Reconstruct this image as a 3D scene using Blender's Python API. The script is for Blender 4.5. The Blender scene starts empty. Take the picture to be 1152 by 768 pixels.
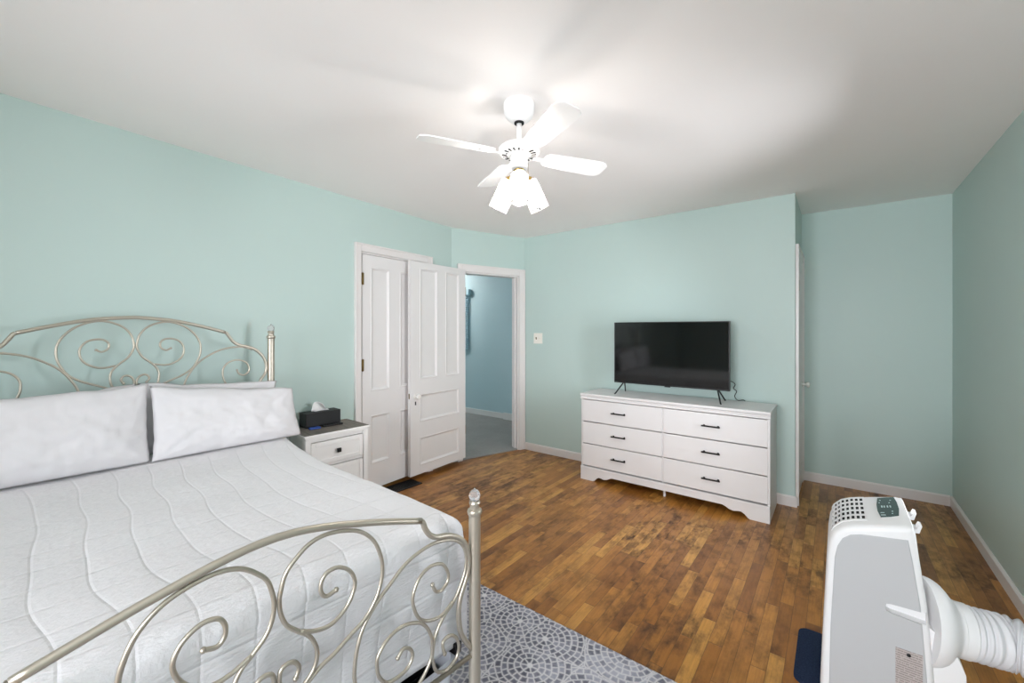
import bpy, bmesh, math, random
from mathutils import Vector, Matrix, noise
random.seed(7)
C = bpy.context.scene
COL = C.collection
PI = math.pi
R = math.radians

# ------------------------------------------------------------------ camera, world, exposure
ROOM_H = 2.54
CAM_Z = 1.429
cam_d = bpy.data.cameras.new('camera')
cam_d.sensor_width = 36.0
cam_d.sensor_fit = 'HORIZONTAL'
cam_d.lens = 470.0 / 1152.0 * 36.0
cam_d.shift_y = -12.5 / 1152.0
cam_d.clip_start = 0.02
cam = bpy.data.objects.new('camera', cam_d)
COL.objects.link(cam)
cam.location = (0, 0, CAM_Z)
cam.rotation_euler = (R(90), 0, R(37.8))
C.camera = cam

C.view_settings.view_transform = 'Standard'
C.view_settings.look = 'None'
C.view_settings.gamma = 1.0
C.view_settings.use_curve_mapping = False
C.view_settings.exposure = -0.06

SKY_STRENGTH = 26.5
SKY_COLOR = (0.97, 0.955, 1.01, 1)
BULB_STRENGTH = 340.0
BULB_COLOR = (1.0, 0.94, 0.885, 1)
HALL_BULB = 170.0

world = bpy.data.worlds.new('sky')
C.world = world
world.use_nodes = True
bgn = world.node_tree.nodes['Background']
bgn.inputs[0].default_value = SKY_COLOR
bgn.inputs[1].default_value = SKY_STRENGTH
C.cycles.max_bounces = 20
C.cycles.diffuse_bounces = 16
C.cycles.sample_clamp_indirect = 12.0
C.cycles.caustics_reflective = False
C.cycles.caustics_refractive = False


def portal(name, loc, rot, sx, sy):
    l = bpy.data.lights.new(name, 'AREA')
    l.shape = 'RECTANGLE'
    l.size = sx
    l.size_y = sy
    l.cycles.is_portal = True
    o = bpy.data.objects.new(name, l)
    COL.objects.link(o)
    o.location = loc
    o.rotation_euler = rot
    return o


# sky light enters only through these three windows
WIN_REAR = [(-1.45, -0.45), (-0.28, 0.68)]           # x ranges on the rear wall
WIN_RIGHT = (2.12, 2.84)                            # y range on the right wall
WZ0, WZ1 = 0.55, 2.30
RZ0, RZ1 = 0.62, 2.00
REAR_Y = -2.60
RIGHT_X = 0.747
for a, b in WIN_REAR:
    portal('daylight_portal', ((a + b) / 2, REAR_Y - 0.16, (WZ0 + WZ1) / 2), (R(90), 0, R(0)), b - a, WZ1 - WZ0)
portal('daylight_portal', (RIGHT_X + 0.16, sum(WIN_RIGHT) / 2, (RZ0 + RZ1) / 2), (R(90), 0, R(90)), WIN_RIGHT[1] - WIN_RIGHT[0], RZ1 - RZ0)


# ------------------------------------------------------------------ material helpers
def lin(c):
    c = c / 255.0
    return c / 12.92 if c <= 0.04045 else ((c + 0.055) / 1.055) ** 2.4


def rgb(r, g, b):
    return (lin(r), lin(g), lin(b), 1.0)


class NT:
    def __init__(self, name):
        self.m = bpy.data.materials.new(name)
        self.m.use_nodes = True
        self.t = self.m.node_tree
        self.b = self.t.nodes['Principled BSDF']
        self.out = self.t.nodes['Material Output']

    def n(self, kind, **kw):
        nd = self.t.nodes.new(kind)
        for k, v in kw.items():
            setattr(nd, k, v)
        return nd

    def l(self, a, b):
        self.t.links.new(a, b)

    def set(self, sock, v):
        if hasattr(v, 'is_output') or isinstance(v, bpy.types.NodeSocket):
            self.l(v, sock)
        else:
            sock.default_value = v

    def math(self, op, a, b=0.0, c=0.0):
        nd = self.n('ShaderNodeMath', operation=op)
        self.set(nd.inputs[0], a)
        self.set(nd.inputs[1], b)
        self.set(nd.inputs[2], c)
        return nd.outputs[0]

    def mix(self, f, a, b, blend='MIX'):
        nd = self.n('ShaderNodeMix', data_type='RGBA', blend_type=blend)
        self.set(nd.inputs[0], f)
        self.set(nd.inputs[6], a)
        self.set(nd.inputs[7], b)
        return nd.outputs[2]

    def ramp(self, f, stops):
        nd = self.n('ShaderNodeValToRGB')
        self.l(f, nd.inputs[0])
        e = nd.color_ramp.elements
        while len(e) < len(stops):
            e.new(0.5)
        for k, (p, c) in enumerate(stops):
            e[k].position = p
            e[k].color = c
        return nd.outputs[0]

    def obj_co(self):
        return self.n('ShaderNodeTexCoord').outputs['Object']

    def noise(self, vec, scale, detail=2.0, rough=0.5):
        nd = self.n('ShaderNodeTexNoise')
        if vec is not None:
            self.l(vec, nd.inputs['Vector'])
        nd.inputs['Scale'].default_value = scale
        nd.inputs['Detail'].default_value = detail
        nd.inputs['Roughness'].default_value = rough
        return nd.outputs[0]

    def mapping(self, vec, scale=(1, 1, 1), loc=(0, 0, 0)):
        nd = self.n('ShaderNodeMapping')
        self.l(vec, nd.inputs[0])
        nd.inputs['Scale'].default_value = scale
        nd.inputs['Location'].default_value = loc
        return nd.outputs[0]

    def bump(self, h, strength=0.2, dist=0.01):
        nd = self.n('ShaderNodeBump')
        nd.inputs['Strength'].default_value = strength
        nd.inputs['Distance'].default_value = dist
        self.l(h, nd.inputs['Height'])
        self.l(nd.outputs[0], self.b.inputs['Normal'])
        return nd


def pmat(name, col, rough=0.5, metal=0.0, spec=0.5, var=0.03, vscale=6.0, bump=0.0, bscale=200.0, coat=0.0, trans=0.0, ior=1.45):
    k = NT(name)
    b = k.b
    co = k.obj_co()
    f = k.noise(co, vscale, 3.0)
    dark = tuple(c * (1 - 2 * var) for c in col[:3]) + (1,)
    lite = tuple(min(1, c * (1 + 2 * var)) for c in col[:3]) + (1,)
    k.l(k.mix(f, dark, lite), b.inputs['Base Color'])
    b.inputs['Roughness'].default_value = rough
    b.inputs['Metallic'].default_value = metal
    b.inputs['Specular IOR Level'].default_value = spec
    b.inputs['Coat Weight'].default_value = coat
    b.inputs['Transmission Weight'].default_value = trans
    b.inputs['IOR'].default_value = ior
    if bump:
        k.bump(k.noise(co, bscale, 3.0), bump, 0.002)
    return k.m


M = {}
M['wall'] = pmat('mint_wall_paint', rgb(189, 208, 203), 0.42, spec=0.35, var=0.012, vscale=1.5, bump=0.05, bscale=120)
M['hall_wall'] = pmat('blue_hall_paint', rgb(180, 202, 208), 0.5, spec=0.3, var=0.015, vscale=1.5, bump=0.05, bscale=120)
M['ceiling'] = pmat('white_ceiling_paint', rgb(248, 244, 242), 0.7, spec=0.2, var=0.01, vscale=1.5, bump=0.06, bscale=60)
M['trim'] = pmat('white_gloss_trim', rgb(226, 221, 219), 0.32, spec=0.5, var=0.01, bump=0.03, bscale=40)
M['door'] = pmat('white_door_paint', rgb(226, 223, 222), 0.35, spec=0.5, var=0.012, bump=0.04, bscale=40)
M['metal'] = pmat('champagne_bed_metal', rgb(188, 180, 166), 0.36, 0.75, var=0.02)
M['brass'] = pmat('brass', rgb(190, 158, 96), 0.25, 1.0, var=0.03)
M['old_brass'] = pmat('aged_brass', rgb(120, 100, 62), 0.4, 0.9, var=0.1, vscale=80)
M['black_metal'] = pmat('black_metal', rgb(28, 27, 27), 0.4, 0.4, var=0.05)
M['black_plastic'] = pmat('black_plastic', rgb(20, 20, 21), 0.35, var=0.05)
M['black_box'] = pmat('black_leatherette', rgb(18, 18, 19), 0.5, var=0.1, bump=0.3, bscale=300)
M['pillow'] = pmat('white_pillowcase_cotton', rgb(214, 212, 214), 0.85, spec=0.15, var=0.01, bump=0.12, bscale=90)
M['dresser'] = pmat('white_dresser_lacquer', rgb(226, 224, 224), 0.38, spec=0.45, var=0.01)
M['nightstand'] = pmat('white_nightstand_lacquer', rgb(232, 230, 228), 0.4, spec=0.45, var=0.01)
M['plastic'] = pmat('white_plastic', rgb(224, 223, 223), 0.42, spec=0.4, var=0.006)
M['shaded_plastic'] = pmat('shaded_white_plastic', rgb(180, 180, 181), 0.5, spec=0.35, var=0.006)  # same white plastic, darkened to stand for shade on the side panel
M['dark_hole'] = pmat('dark_vent_interior', rgb(22, 22, 22), 0.8, var=0.1)
M['porcelain'] = pmat('white_porcelain', rgb(240, 238, 234), 0.15, spec=0.6, var=0.01, coat=0.5)
M['fan_white'] = pmat('white_fan_enamel', rgb(244, 243, 242), 0.35, spec=0.5, var=0.01)
M['tissue'] = pmat('white_tissue', rgb(242, 242, 242), 0.9, spec=0.1, var=0.02)
M['blue_pack'] = pmat('blue_plastic', rgb(40, 80, 165), 0.4, var=0.1)
M['navy_mat'] = pmat('navy_pile', rgb(36, 47, 68), 0.95, spec=0.1, var=0.35, vscale=160, bump=0.8, bscale=220)
M['blind'] = pmat('grey_blue_blind', rgb(168, 196, 206), 0.5, var=0.02)
M['crystal'] = pmat('clear_crystal', rgb(250, 248, 248), 0.05, var=0.0, trans=0.75, ior=1.5)
M['mattress'] = pmat('mattress_ticking', rgb(225, 224, 222), 0.9, spec=0.1, var=0.02)
M['bin'] = pmat('translucent_white_bin', rgb(225, 228, 236), 0.35, var=0.02)
M['screen'] = pmat('dark_tv_screen', rgb(5, 5, 6), 0.07, spec=0.8, var=0.05)
M['switch'] = pmat('ivory_switch', rgb(240, 236, 226), 0.35, var=0.01)


def hose_mat():
    return pmat('white_hose_plastic', rgb(212, 212, 214), 0.4, spec=0.45, var=0.02, vscale=20)


M['hose'] = hose_mat()


def floor_mat():
    k = NT('worn_oak_strip_floor')
    co = k.n('ShaderNodeTexCoord').outputs['Object']
    sep = k.n('ShaderNodeSeparateXYZ')
    k.l(co, sep.inputs[0])
    x, y = sep.outputs[0], sep.outputs[1]
    W = 0.058
    row = k.math('FLOOR', k.math('DIVIDE', x, W))
    wn = k.n('ShaderNodeTexWhiteNoise', noise_dimensions='1D')
    k.l(row, wn.inputs['W'])
    ln = k.math('MULTIPLY_ADD', wn.outputs[0], 0.32, 0.34)
    wn2 = k.n('ShaderNodeTexWhiteNoise', noise_dimensions='1D')
    k.l(k.math('ADD', row, 71.3), wn2.inputs['W'])
    yo = k.math('MULTIPLY_ADD', wn2.outputs[0], 3.0, y)
    yl = k.math('DIVIDE', yo, ln)
    cell = k.math('FLOOR', yl)
    comb = k.n('ShaderNodeCombineXYZ')
    k.l(row, comb.inputs[0])
    k.l(cell, comb.inputs[1])
    wp = k.n('ShaderNodeTexWhiteNoise', noise_dimensions='3D')
    k.l(comb.outputs[0], wp.inputs['Vector'])
    base = k.ramp(wp.outputs[0], [(0.0, rgb(146, 92, 38)), (0.3, rgb(170, 112, 46)), (0.65, rgb(186, 126, 56)), (1.0, rgb(208, 152, 74))])
    # grain along the strip, shifted on every strip
    off = k.n('ShaderNodeVectorMath', operation='MULTIPLY_ADD')
    k.l(wp.outputs[1], off.inputs[0])
    off.inputs[1].default_value = (9, 9, 9)
    k.l(co, off.inputs[2])
    gr = k.noise(k.mapping(off.outputs[0], (60, 3.0, 1)), 1.6, 5.0, 0.65)
    base = k.mix(k.math('MULTIPLY', k.math('SUBTRACT', gr, 0.35), 1.1), base, rgb(96, 58, 28), 'MIX')
    # dark worn stains, stretched a little along the strips
    st = k.noise(k.mapping(off.outputs[0], (14, 7.0, 1)), 1.0, 5.0, 0.65)
    big = k.noise(k.mapping(co, (1.0, 0.7, 1)), 1.7, 3.0, 0.6)
    sm = k.math('MULTIPLY', k.ramp(st, [(0.42, (0, 0, 0, 1)), (0.66, (1, 1, 1, 1))]), k.ramp(big, [(0.36, (0.2, .2, .2, 1)), (0.60, (1, 1, 1, 1))]))
    base = k.mix(k.math('MULTIPLY', sm, 0.9), base, rgb(66, 40, 22))
    # joints
    fx = k.math('FRACT', k.math('DIVIDE', x, W))
    ex = k.math('MINIMUM', fx, k.math('SUBTRACT', 1.0, fx))
    fy = k.math('FRACT', yl)
    ey = k.math('MULTIPLY', k.math('MINIMUM', fy, k.math('SUBTRACT', 1.0, fy)), 6.5)
    e = k.math('MINIMUM', ex, ey)
    jm = k.ramp(e, [(0.0, (1, 1, 1, 1)), (0.035, (0, 0, 0, 1))])
    base = k.mix(k.math('MULTIPLY', jm, 0.6), base, rgb(36, 22, 12))
    k.l(base, k.b.inputs['Base Color'])
    k.l(k.math('MULTIPLY_ADD', sm, 0.2, 0.3), k.b.inputs['Roughness'])
    k.b.inputs['Specular IOR Level'].default_value = 0.45
    k.bump(k.math('SUBTRACT', k.math('MULTIPLY', gr, 0.3), jm), 0.25, 0.002)
    return k.m


def rug_mat():
    k = NT('grey_mosaic_rug')
    co = k.n('ShaderNodeTexCoord').outputs['Object']
    nz = k.n('ShaderNodeTexNoise')
    k.l(co, nz.inputs['Vector'])
    nz.inputs['Scale'].default_value = 14.0
    wob = k.n('ShaderNodeVectorMath', operation='MULTIPLY_ADD')
    k.l(nz.outputs[1], wob.inputs[0])
    wob.inputs[1].default_value = (0.018, 0.018, 0)
    k.l(co, wob.inputs[2])
    p = k.mapping(wob.outputs[0], (1, 1, 0))
    vo = k.n('ShaderNodeTexVoronoi', voronoi_dimensions='2D', feature='F1')
    k.l(p, vo.inputs['Vector'])
    SC = 3.7
    vo.inputs['Scale'].default_value = SC
    vo.inputs['Randomness'].default_value = 0.62
    d = k.n('ShaderNodeVectorMath', operation='SUBTRACT')
    k.l(p, d.inputs[0])
    k.l(vo.outputs['Position'], d.inputs[1])
    s = k.n('ShaderNodeSeparateXYZ')
    k.l(d.outputs[0], s.inputs[0])
    r = k.math('SQRT', k.math('ADD', k.math('POWER', k.math('ABSOLUTE', s.outputs[0]), 2.0), k.math('POWER', k.math('ABSOLUTE', s.outputs[1]), 2.0)))
    DR = 0.0275
    rr = k.math('ADD', k.math('DIVIDE', r, DR), 0.55)
    ring = k.math('FLOOR', rr)
    fr = k.math('FRACT', rr)
    er = k.math('MULTIPLY', k.math('MINIMUM', fr, k.math('SUBTRACT', 1.0, fr)), DR)
    ang = k.math('DIVIDE', k.math('ARCTAN2', s.outputs[1], s.outputs[0]), 2 * PI)
    nseg = k.math('FLOOR', k.math('MULTIPLY_ADD', ring, 5.0, 2.0))
    av = k.math('MULTIPLY', k.math('ADD', ang, k.math('MULTIPLY', ring, 0.137)), nseg)
    fa = k.math('FRACT', k.math('ADD', av, 100.0))
    ea = k.math('MULTIPLY', k.math('MINIMUM', fa, k.math('SUBTRACT', 1.0, fa)), k.math('DIVIDE', k.math('MULTIPLY', r, 2 * PI), nseg))
    vd = k.n('ShaderNodeTexVoronoi', voronoi_dimensions='2D', feature='DISTANCE_TO_EDGE')
    k.l(p, vd.inputs['Vector'])
    vd.inputs['Scale'].default_value = SC
    vd.inputs['Randomness'].default_value = 0.62
    ed = k.math('DIVIDE', vd.outputs[0], SC)
    e = k.math('MINIMUM', k.math('MINIMUM', er, ea), ed)
    core = k.math('LESS_THAN', ring, 0.5)
    tile = k.ramp(e, [(0.0022, (0, 0, 0, 1)), (0.0046, (1, 1, 1, 1))])
    tile = k.math('MULTIPLY', tile, k.math('SUBTRACT', 1.0, core))
    hv = k.n('ShaderNodeTexWhiteNoise', noise_dimensions='3D')
    cb = k.n('ShaderNodeCombineXYZ')
    k.l(ring, cb.inputs[0])
    k.l(k.math('FLOOR', av), cb.inputs[1])
    k.l(k.math('MULTIPLY', s.outputs[0], 0.0), cb.inputs[2])
    k.l(cb.outputs[0], hv.inputs['Vector'])
    patch = k.noise(co, 2.2, 3.0)
    fine = k.noise(co, 60.0, 3.0)
    g = k.math('MULTIPLY_ADD', hv.outputs[0], 0.35, k.math('MULTIPLY_ADD', fine, 0.5, k.math('MULTIPLY', k.math('SUBTRACT', patch, 0.38), 1.5)))
    tc = k.ramp(g, [(0.15, rgb(72, 72, 82)), (0.55, rgb(108, 108, 120)), (0.95, rgb(168, 168, 180))])
    k.l(k.mix(tile, rgb(208, 206, 208), tc), k.b.inputs['Base Color'])
    k.b.inputs['Roughness'].default_value = 0.95
    k.b.inputs['Specular IOR Level'].default_value = 0.1
    k.bump(k.noise(co, 400, 2.0), 0.3, 0.002)
    return k.m


def quilt_mat():
    k = NT('white_channel_quilt')
    uv = k.n('ShaderNodeUVMap').outputs[0]
    sp = k.n('ShaderNodeSeparateXYZ')
    k.l(uv, sp.inputs[0])
    u, v = sp.outputs[0], sp.outputs[1]
    wob = k.noise(k.mapping(uv, (0.7, 1.3, 1)), 1.0, 0.5)
    us = k.math('MULTIPLY_ADD', wob, 0.30, u)
    f = k.math('FRACT', k.math('DIVIDE', us, 0.122))
    e = k.math('MINIMUM', f, k.math('SUBTRACT', 1.0, f))
    ch = k.ramp(e, [(0.0, (0, 0, 0, 1)), (0.05, (0.55, .55, .55, 1)), (0.3, (1, 1, 1, 1))])
    vs = k.math('MULTIPLY_ADD', wob, 0.05, v)
    f2 = k.math('FRACT', k.math('DIVIDE', vs, 0.135))
    e2 = k.math('MINIMUM', f2, k.math('SUBTRACT', 1.0, f2))
    ch2 = k.ramp(e2, [(0.0, (0, 0, 0, 1)), (0.06, (1, 1, 1, 1))])
    rib = k.n('ShaderNodeTexWave', wave_type='BANDS', bands_direction='Y')
    k.l(uv, rib.inputs['Vector'])
    rib.inputs['Scale'].default_value = 34.0
    rib.inputs['Distortion'].default_value = 5.0
    rib.inputs['Detail'].default_value = 3.0
    rib.inputs['Detail Scale'].default_value = 2.0
    pk = k.noise(k.mapping(uv, (28, 90, 1)), 1.0, 4.0, 0.6)
    h = k.math('MULTIPLY_ADD', ch, 0.6, k.math('MULTIPLY_ADD', ch2, 0.75, k.math('MULTIPLY_ADD', rib.outputs[1], 0.10, k.math('MULTIPLY', pk, 1.1))))
    k.bump(h, 0.55, 0.008)
    k.b.inputs['Base Color'].default_value = rgb(226, 225, 227)
    k.b.inputs['Roughness'].default_value = 0.9
    k.b.inputs['Specular IOR Level'].default_value = 0.12
    k.b.inputs['Sheen Weight'].default_value = 0.1
    return k.m


def carpet_mat():
    k = NT('grey_hall_carpet')
    co = k.obj_co()
    f = k.noise(co, 90, 4.0, 0.7)
    b = k.noise(co, 3, 3.0)
    k.l(k.mix(k.math('MULTIPLY_ADD', b, 0.3, k.math('MULTIPLY', f, 0.8)), rgb(96, 94, 92), rgb(176, 174, 172)), k.b.inputs['Base Color'])
    k.b.inputs['Roughness'].default_value = 1.0
    k.b.inputs['Specular IOR Level'].default_value = 0.05
    k.bump(f, 0.8, 0.006)
    return k.m


def wood_top_mat():
    k = NT('grey_brown_wood_top')
    co = k.obj_co()
    g = k.noise(k.mapping(co, (6, 60, 6)), 1.5, 5.0, 0.65)
    k.l(k.ramp(g, [(0.25, rgb(78, 70, 64)), (0.75, rgb(136, 126, 118))]), k.b.inputs['Base Color'])
    k.b.inputs['Roughness'].default_value = 0.55
    return k.m


def shade_mat():
    k = NT('cut_glass_shade')
    co = k.obj_co()
    vo = k.n('ShaderNodeTexVoronoi', feature='DISTANCE_TO_EDGE')
    k.l(co, vo.inputs['Vector'])
    vo.inputs['Scale'].default_value = 56.0
    ln = k.math('MAXIMUM', k.ramp(vo.outputs[0], [(0.05, (0, 0, 0, 1)), (0.075, (1, 1, 1, 1))]), k.ramp(k.noise(co, 38.0, 2.0), [(0.49, (0, 0, 0, 1)), (0.53, (1, 1, 1, 1))]))
    tr = k.n('ShaderNodeBsdfTransparent')
    k.l(k.mix(ln, (0.0, 0.0, 0.0, 1), (0.97, 0.97, 0.97, 1)), tr.inputs[0])
    tl = k.n('ShaderNodeBsdfTranslucent')
    k.l(k.mix(ln, (0.0005, 0.0005, 0.0005, 1), (0.95, 0.95, 0.95, 1)), tl.inputs[0])
    gl = k.n('ShaderNodeBsdfGlossy')
    gl.inputs['Roughness'].default_value = 0.1
    m1 = k.n('ShaderNodeMixShader')
    m1.inputs[0].default_value = 0.45
    k.l(tr.outputs[0], m1.inputs[1])
    k.l(tl.outputs[0], m1.inputs[2])
    m2 = k.n('ShaderNodeMixShader')
    m2.inputs[0].default_value = 0.08
    k.l(m1.outputs[0], m2.inputs[1])
    k.l(gl.outputs[0], m2.inputs[2])
    bp = k.bump(vo.outputs[0], 0.6, 0.003)
    k.l(bp.outputs[0], tl.inputs['Normal'])
    k.l(bp.outputs[0], gl.inputs['Normal'])
    k.l(m2.outputs[0], k.out.inputs[0])
    return k.m


def emit_mat(name, col, s):
    k = NT(name)
    em = k.n('ShaderNodeEmission')
    em.inputs[0].default_value = col
    em.inputs[1].default_value = s
    k.l(em.outputs[0], k.out.inputs[0])
    return k.m


def pane_mat():
    k = NT('window_glass')
    tr = k.n('ShaderNodeBsdfTransparent')
    tr.inputs[0].default_value = (0.95, 0.97, 0.97, 1)
    gl = k.n('ShaderNodeBsdfGlossy')
    gl.inputs['Roughness'].default_value = 0.02
    fr = k.n('ShaderNodeFresnel')
    mx = k.n('ShaderNodeMixShader')
    k.l(fr.outputs[0], mx.inputs[0])
    k.l(tr.outputs[0], mx.inputs[1])
    k.l(gl.outputs[0], mx.inputs[2])
    k.l(mx.outputs[0], k.out.inputs[0])
    return k.m


def label_mat():
    k = NT('grey_rating_label')
    co = k.n('ShaderNodeTexCoord').outputs['Object']
    s = k.n('ShaderNodeSeparateXYZ')
    k.l(co, s.inputs[0])
    f = k.math('FRACT', k.math('MULTIPLY', s.outputs[2], 130.0))
    row = k.math('FLOOR', k.math('MULTIPLY', s.outputs[2], 130.0))
    ln = k.math('GREATER_THAN', f, 0.55)
    cb = k.n('ShaderNodeCombineXYZ')
    k.l(k.math('MULTIPLY', s.outputs[0], 260.0), cb.inputs[0])
    k.l(k.math('MULTIPLY', row, 7.7), cb.inputs[1])
    w = k.math('GREATER_THAN', k.noise(cb.outputs[0], 1.0, 2.0), 0.42)
    mask = k.math('MULTIPLY', ln, w)
    k.l(k.mix(k.math('MULTIPLY', mask, 0.55), rgb(176, 166, 162), rgb(84, 76, 74)), k.b.inputs['Base Color'])
    k.b.inputs['Roughness'].default_value = 0.4
    return k.m


M['floor'] = floor_mat()
M['rug'] = rug_mat()
M['quilt'] = quilt_mat()
M['carpet'] = carpet_mat()
M['wood_top'] = wood_top_mat()
M['shade'] = shade_mat()
M['bulb'] = emit_mat('lit_bulb', BULB_COLOR, BULB_STRENGTH)
M['hall_bulb'] = emit_mat('lit_hall_lamp', (1.0, 0.97, 0.93, 1), HALL_BULB)
M['pane'] = pane_mat()
M['label'] = label_mat()
M['display'] = pmat('dark_green_control_panel', rgb(54, 74, 74), 0.25, spec=0.5, var=0.04)
M['display_mark'] = pmat('pale_panel_marks', rgb(190, 205, 205), 0.4, var=0.02)


# ------------------------------------------------------------------ mesh helpers
def add_box(bm, x0, x1, y0, y1, z0, z1, bev=0.0, segs=2, mi=0):
    vs = [bm.verts.new(p) for p in ((x0, y0, z0), (x1, y0, z0), (x1, y1, z0), (x0, y1, z0), (x0, y0, z1), (x1, y0, z1), (x1, y1, z1), (x0, y1, z1))]
    fs = [bm.faces.new([vs[i] for i in f]) for f in ((0, 3, 2, 1), (4, 5, 6, 7), (0, 1, 5, 4), (1, 2, 6, 5), (2, 3, 7, 6), (3, 0, 4, 7))]
    for f in fs:
        f.material_index = mi
    if bev:
        es = list({e for f in fs for e in f.edges})
        bmesh.ops.bevel(bm, geom=es, offset=bev, segments=segs, profile=0.5, affect='EDGES')


def spline(pts, n=6, closed=False):
    P = [Vector(p) for p in pts]
    out = []
    L = len(P)
    rng = range(L) if closed else range(L - 1)
    for i in rng:
        p1, p2 = P[i], P[(i + 1) % L]
        p0 = P[(i - 1) % L] if closed or i > 0 else p1 * 2 - p2
        p3 = P[(i + 2) % L] if closed or i + 2 < L else p2 * 2 - p1
        for k in range(n):
            t = k / n
            out.append(0.5 * ((2 * p1) + (p2 - p0) * t + (2 * p0 - 5 * p1 + 4 * p2 - p3) * t * t + (3 * p1 - p0 - 3 * p2 + p3) * t ** 3))
    if not closed:
        out.append(P[-1])
    return out


def add_tube(bm, pts, r, segs=10, cap=True, rfun=None, mi=0):
    P = [Vector(p) for p in pts]
    n = len(P)
    tang = []
    for i in range(n):
        t = P[min(i + 1, n - 1)] - P[max(i - 1, 0)]
        tang.append(t.normalized())
    ref = Vector((0, 0, 1)) if abs(tang[0].z) < 0.9 else Vector((1, 0, 0))
    nrm = (ref - tang[0] * ref.dot(tang[0])).normalized()
    rings = []
    for i in range(n):
        nrm = (nrm - tang[i] * nrm.dot(tang[i])).normalized()
        b = tang[i].cross(nrm)
        rad = rfun(i / (n - 1)) if rfun else r
        rings.append([bm.verts.new(P[i] + (nrm * math.cos(a) + b * math.sin(a)) * rad) for a in [2 * PI * k / segs for k in range(segs)]])
    for i in range(n - 1):
        for k in range(segs):
            f = bm.faces.new((rings[i][k], rings[i][(k + 1) % segs], rings[i + 1][(k + 1) % segs], rings[i + 1][k]))
            f.smooth = True
            f.material_index = mi
    if cap:
        bm.faces.new(list(reversed(rings[0]))).material_index = mi
        bm.faces.new(rings[-1]).material_index = mi


def add_lathe(bm, prof, segs=24, mat=None, mi=0, smooth=True):
    """prof: (radius, height) pairs, turned about local z, then moved by mat"""
    mat = mat or Matrix()
    rings = []
    for r, z in prof:
        if r < 1e-5:
            rings.append([bm.verts.new(mat @ Vector((0, 0, z)))])
        else:
            rings.append([bm.verts.new(mat @ Vector((r * math.cos(2 * PI * k / segs), r * math.sin(2 * PI * k / segs), z))) for k in range(segs)])
    for a, b in zip(rings[:-1], rings[1:]):
        for k in range(segs):
            if len(a) == 1 and len(b) == 1:
                continue
            if len(a) == 1:
                vs = (a[0], b[k], b[(k + 1) % segs])
            elif len(b) == 1:
                vs = (a[k], b[0], a[(k + 1) % segs])
            else:
                vs = (a[k], b[k], b[(k + 1) % segs], a[(k + 1) % segs])
            f = bm.faces.new(vs)
            f.smooth = smooth
            f.material_index = mi


def add_prism(bm, poly, axis, a0, a1, mi=0):
    """poly: 2-D outline; axis 'x','y','z' is the direction it is pushed along from a0 to a1"""
    def pt(p, a):
        return {'x': (a, p[0], p[1]), 'y': (p[0], a, p[1]), 'z': (p[0], p[1], a)}[axis]
    v0 = [bm.verts.new(pt(p, a0)) for p in poly]
    v1 = [bm.verts.new(pt(p, a1)) for p in poly]
    n = len(poly)
    fs = [bm.faces.new(v0), bm.faces.new(list(reversed(v1)))]
    for i in range(n):
        fs.append(bm.faces.new((v0[i], v1[i], v1[(i + 1) % n], v0[(i + 1) % n])))
    for f in fs:
        f.material_index = mi
    return fs


def obj(name, bm, mats, parent=None, loc=(0, 0, 0), rotz=0.0, smooth=False, auto=None):
    bmesh.ops.recalc_face_normals(bm, faces=bm.faces)
    if smooth:
        for f in bm.faces:
            f.smooth = True
    me = bpy.data.meshes.new(name)
    bm.to_mesh(me)
    bm.free()
    for m in (mats if isinstance(mats, (list, tuple)) else [mats]):
        me.materials.append(m)
    if auto:
        me.set_sharp_from_angle(angle=R(auto))
    o = bpy.data.objects.new(name, me)
    COL.objects.link(o)
    o.location = loc
    o.rotation_euler = (0, 0, rotz)
    if parent:
        o.parent = parent
    return o


def thing(name, label, cat, loc=(0, 0, 0), rotz=0.0, group=None):
    o = bpy.data.objects.new(name, None)
    o.empty_display_size = 0.1
    COL.objects.link(o)
    o.location = loc
    o.rotation_euler = (0, 0, rotz)
    o['label'] = label
    o['category'] = cat
    if group:
        o['group'] = group
    return o


def tag(o, label, cat, group=None):
    o['label'] = label
    o['category'] = cat
    if group:
        o['group'] = group
    return o


def struct(name, bm, mat, parent=None, label=None, **kw):
    o = obj(name, bm, mat, parent, **kw)
    if parent is None:
        o['kind'] = 'structure'
        if label:
            o['label'] = label
    return o


def BM():
    return bmesh.new()


def box_obj(name, mat, parent, *a, bev=0.0, **kw):
    bm = BM()
    add_box(bm, *a, bev=bev)
    return obj(name, bm, mat, parent, **kw)


# ------------------------------------------------------------------ room shell
H = ROOM_H
pA = Vector((-2.973, 4.08))
pB = Vector((-3.288, 3.171))
LW_SLOPE = (-3.288 + 3.092) / (3.171 - 0.076)


def left_x(y):
    return -3.092 + (y - 0.076) * LW_SLOPE


pL = Vector((left_x(REAR_Y), REAR_Y))
pC = Vector((-0.262, 4.08))
pD = Vector((-0.262, 4.875))
pE = Vector((RIGHT_X, 4.875))
pR = Vector((RIGHT_X, REAR_Y))
WT = 0.12


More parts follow.
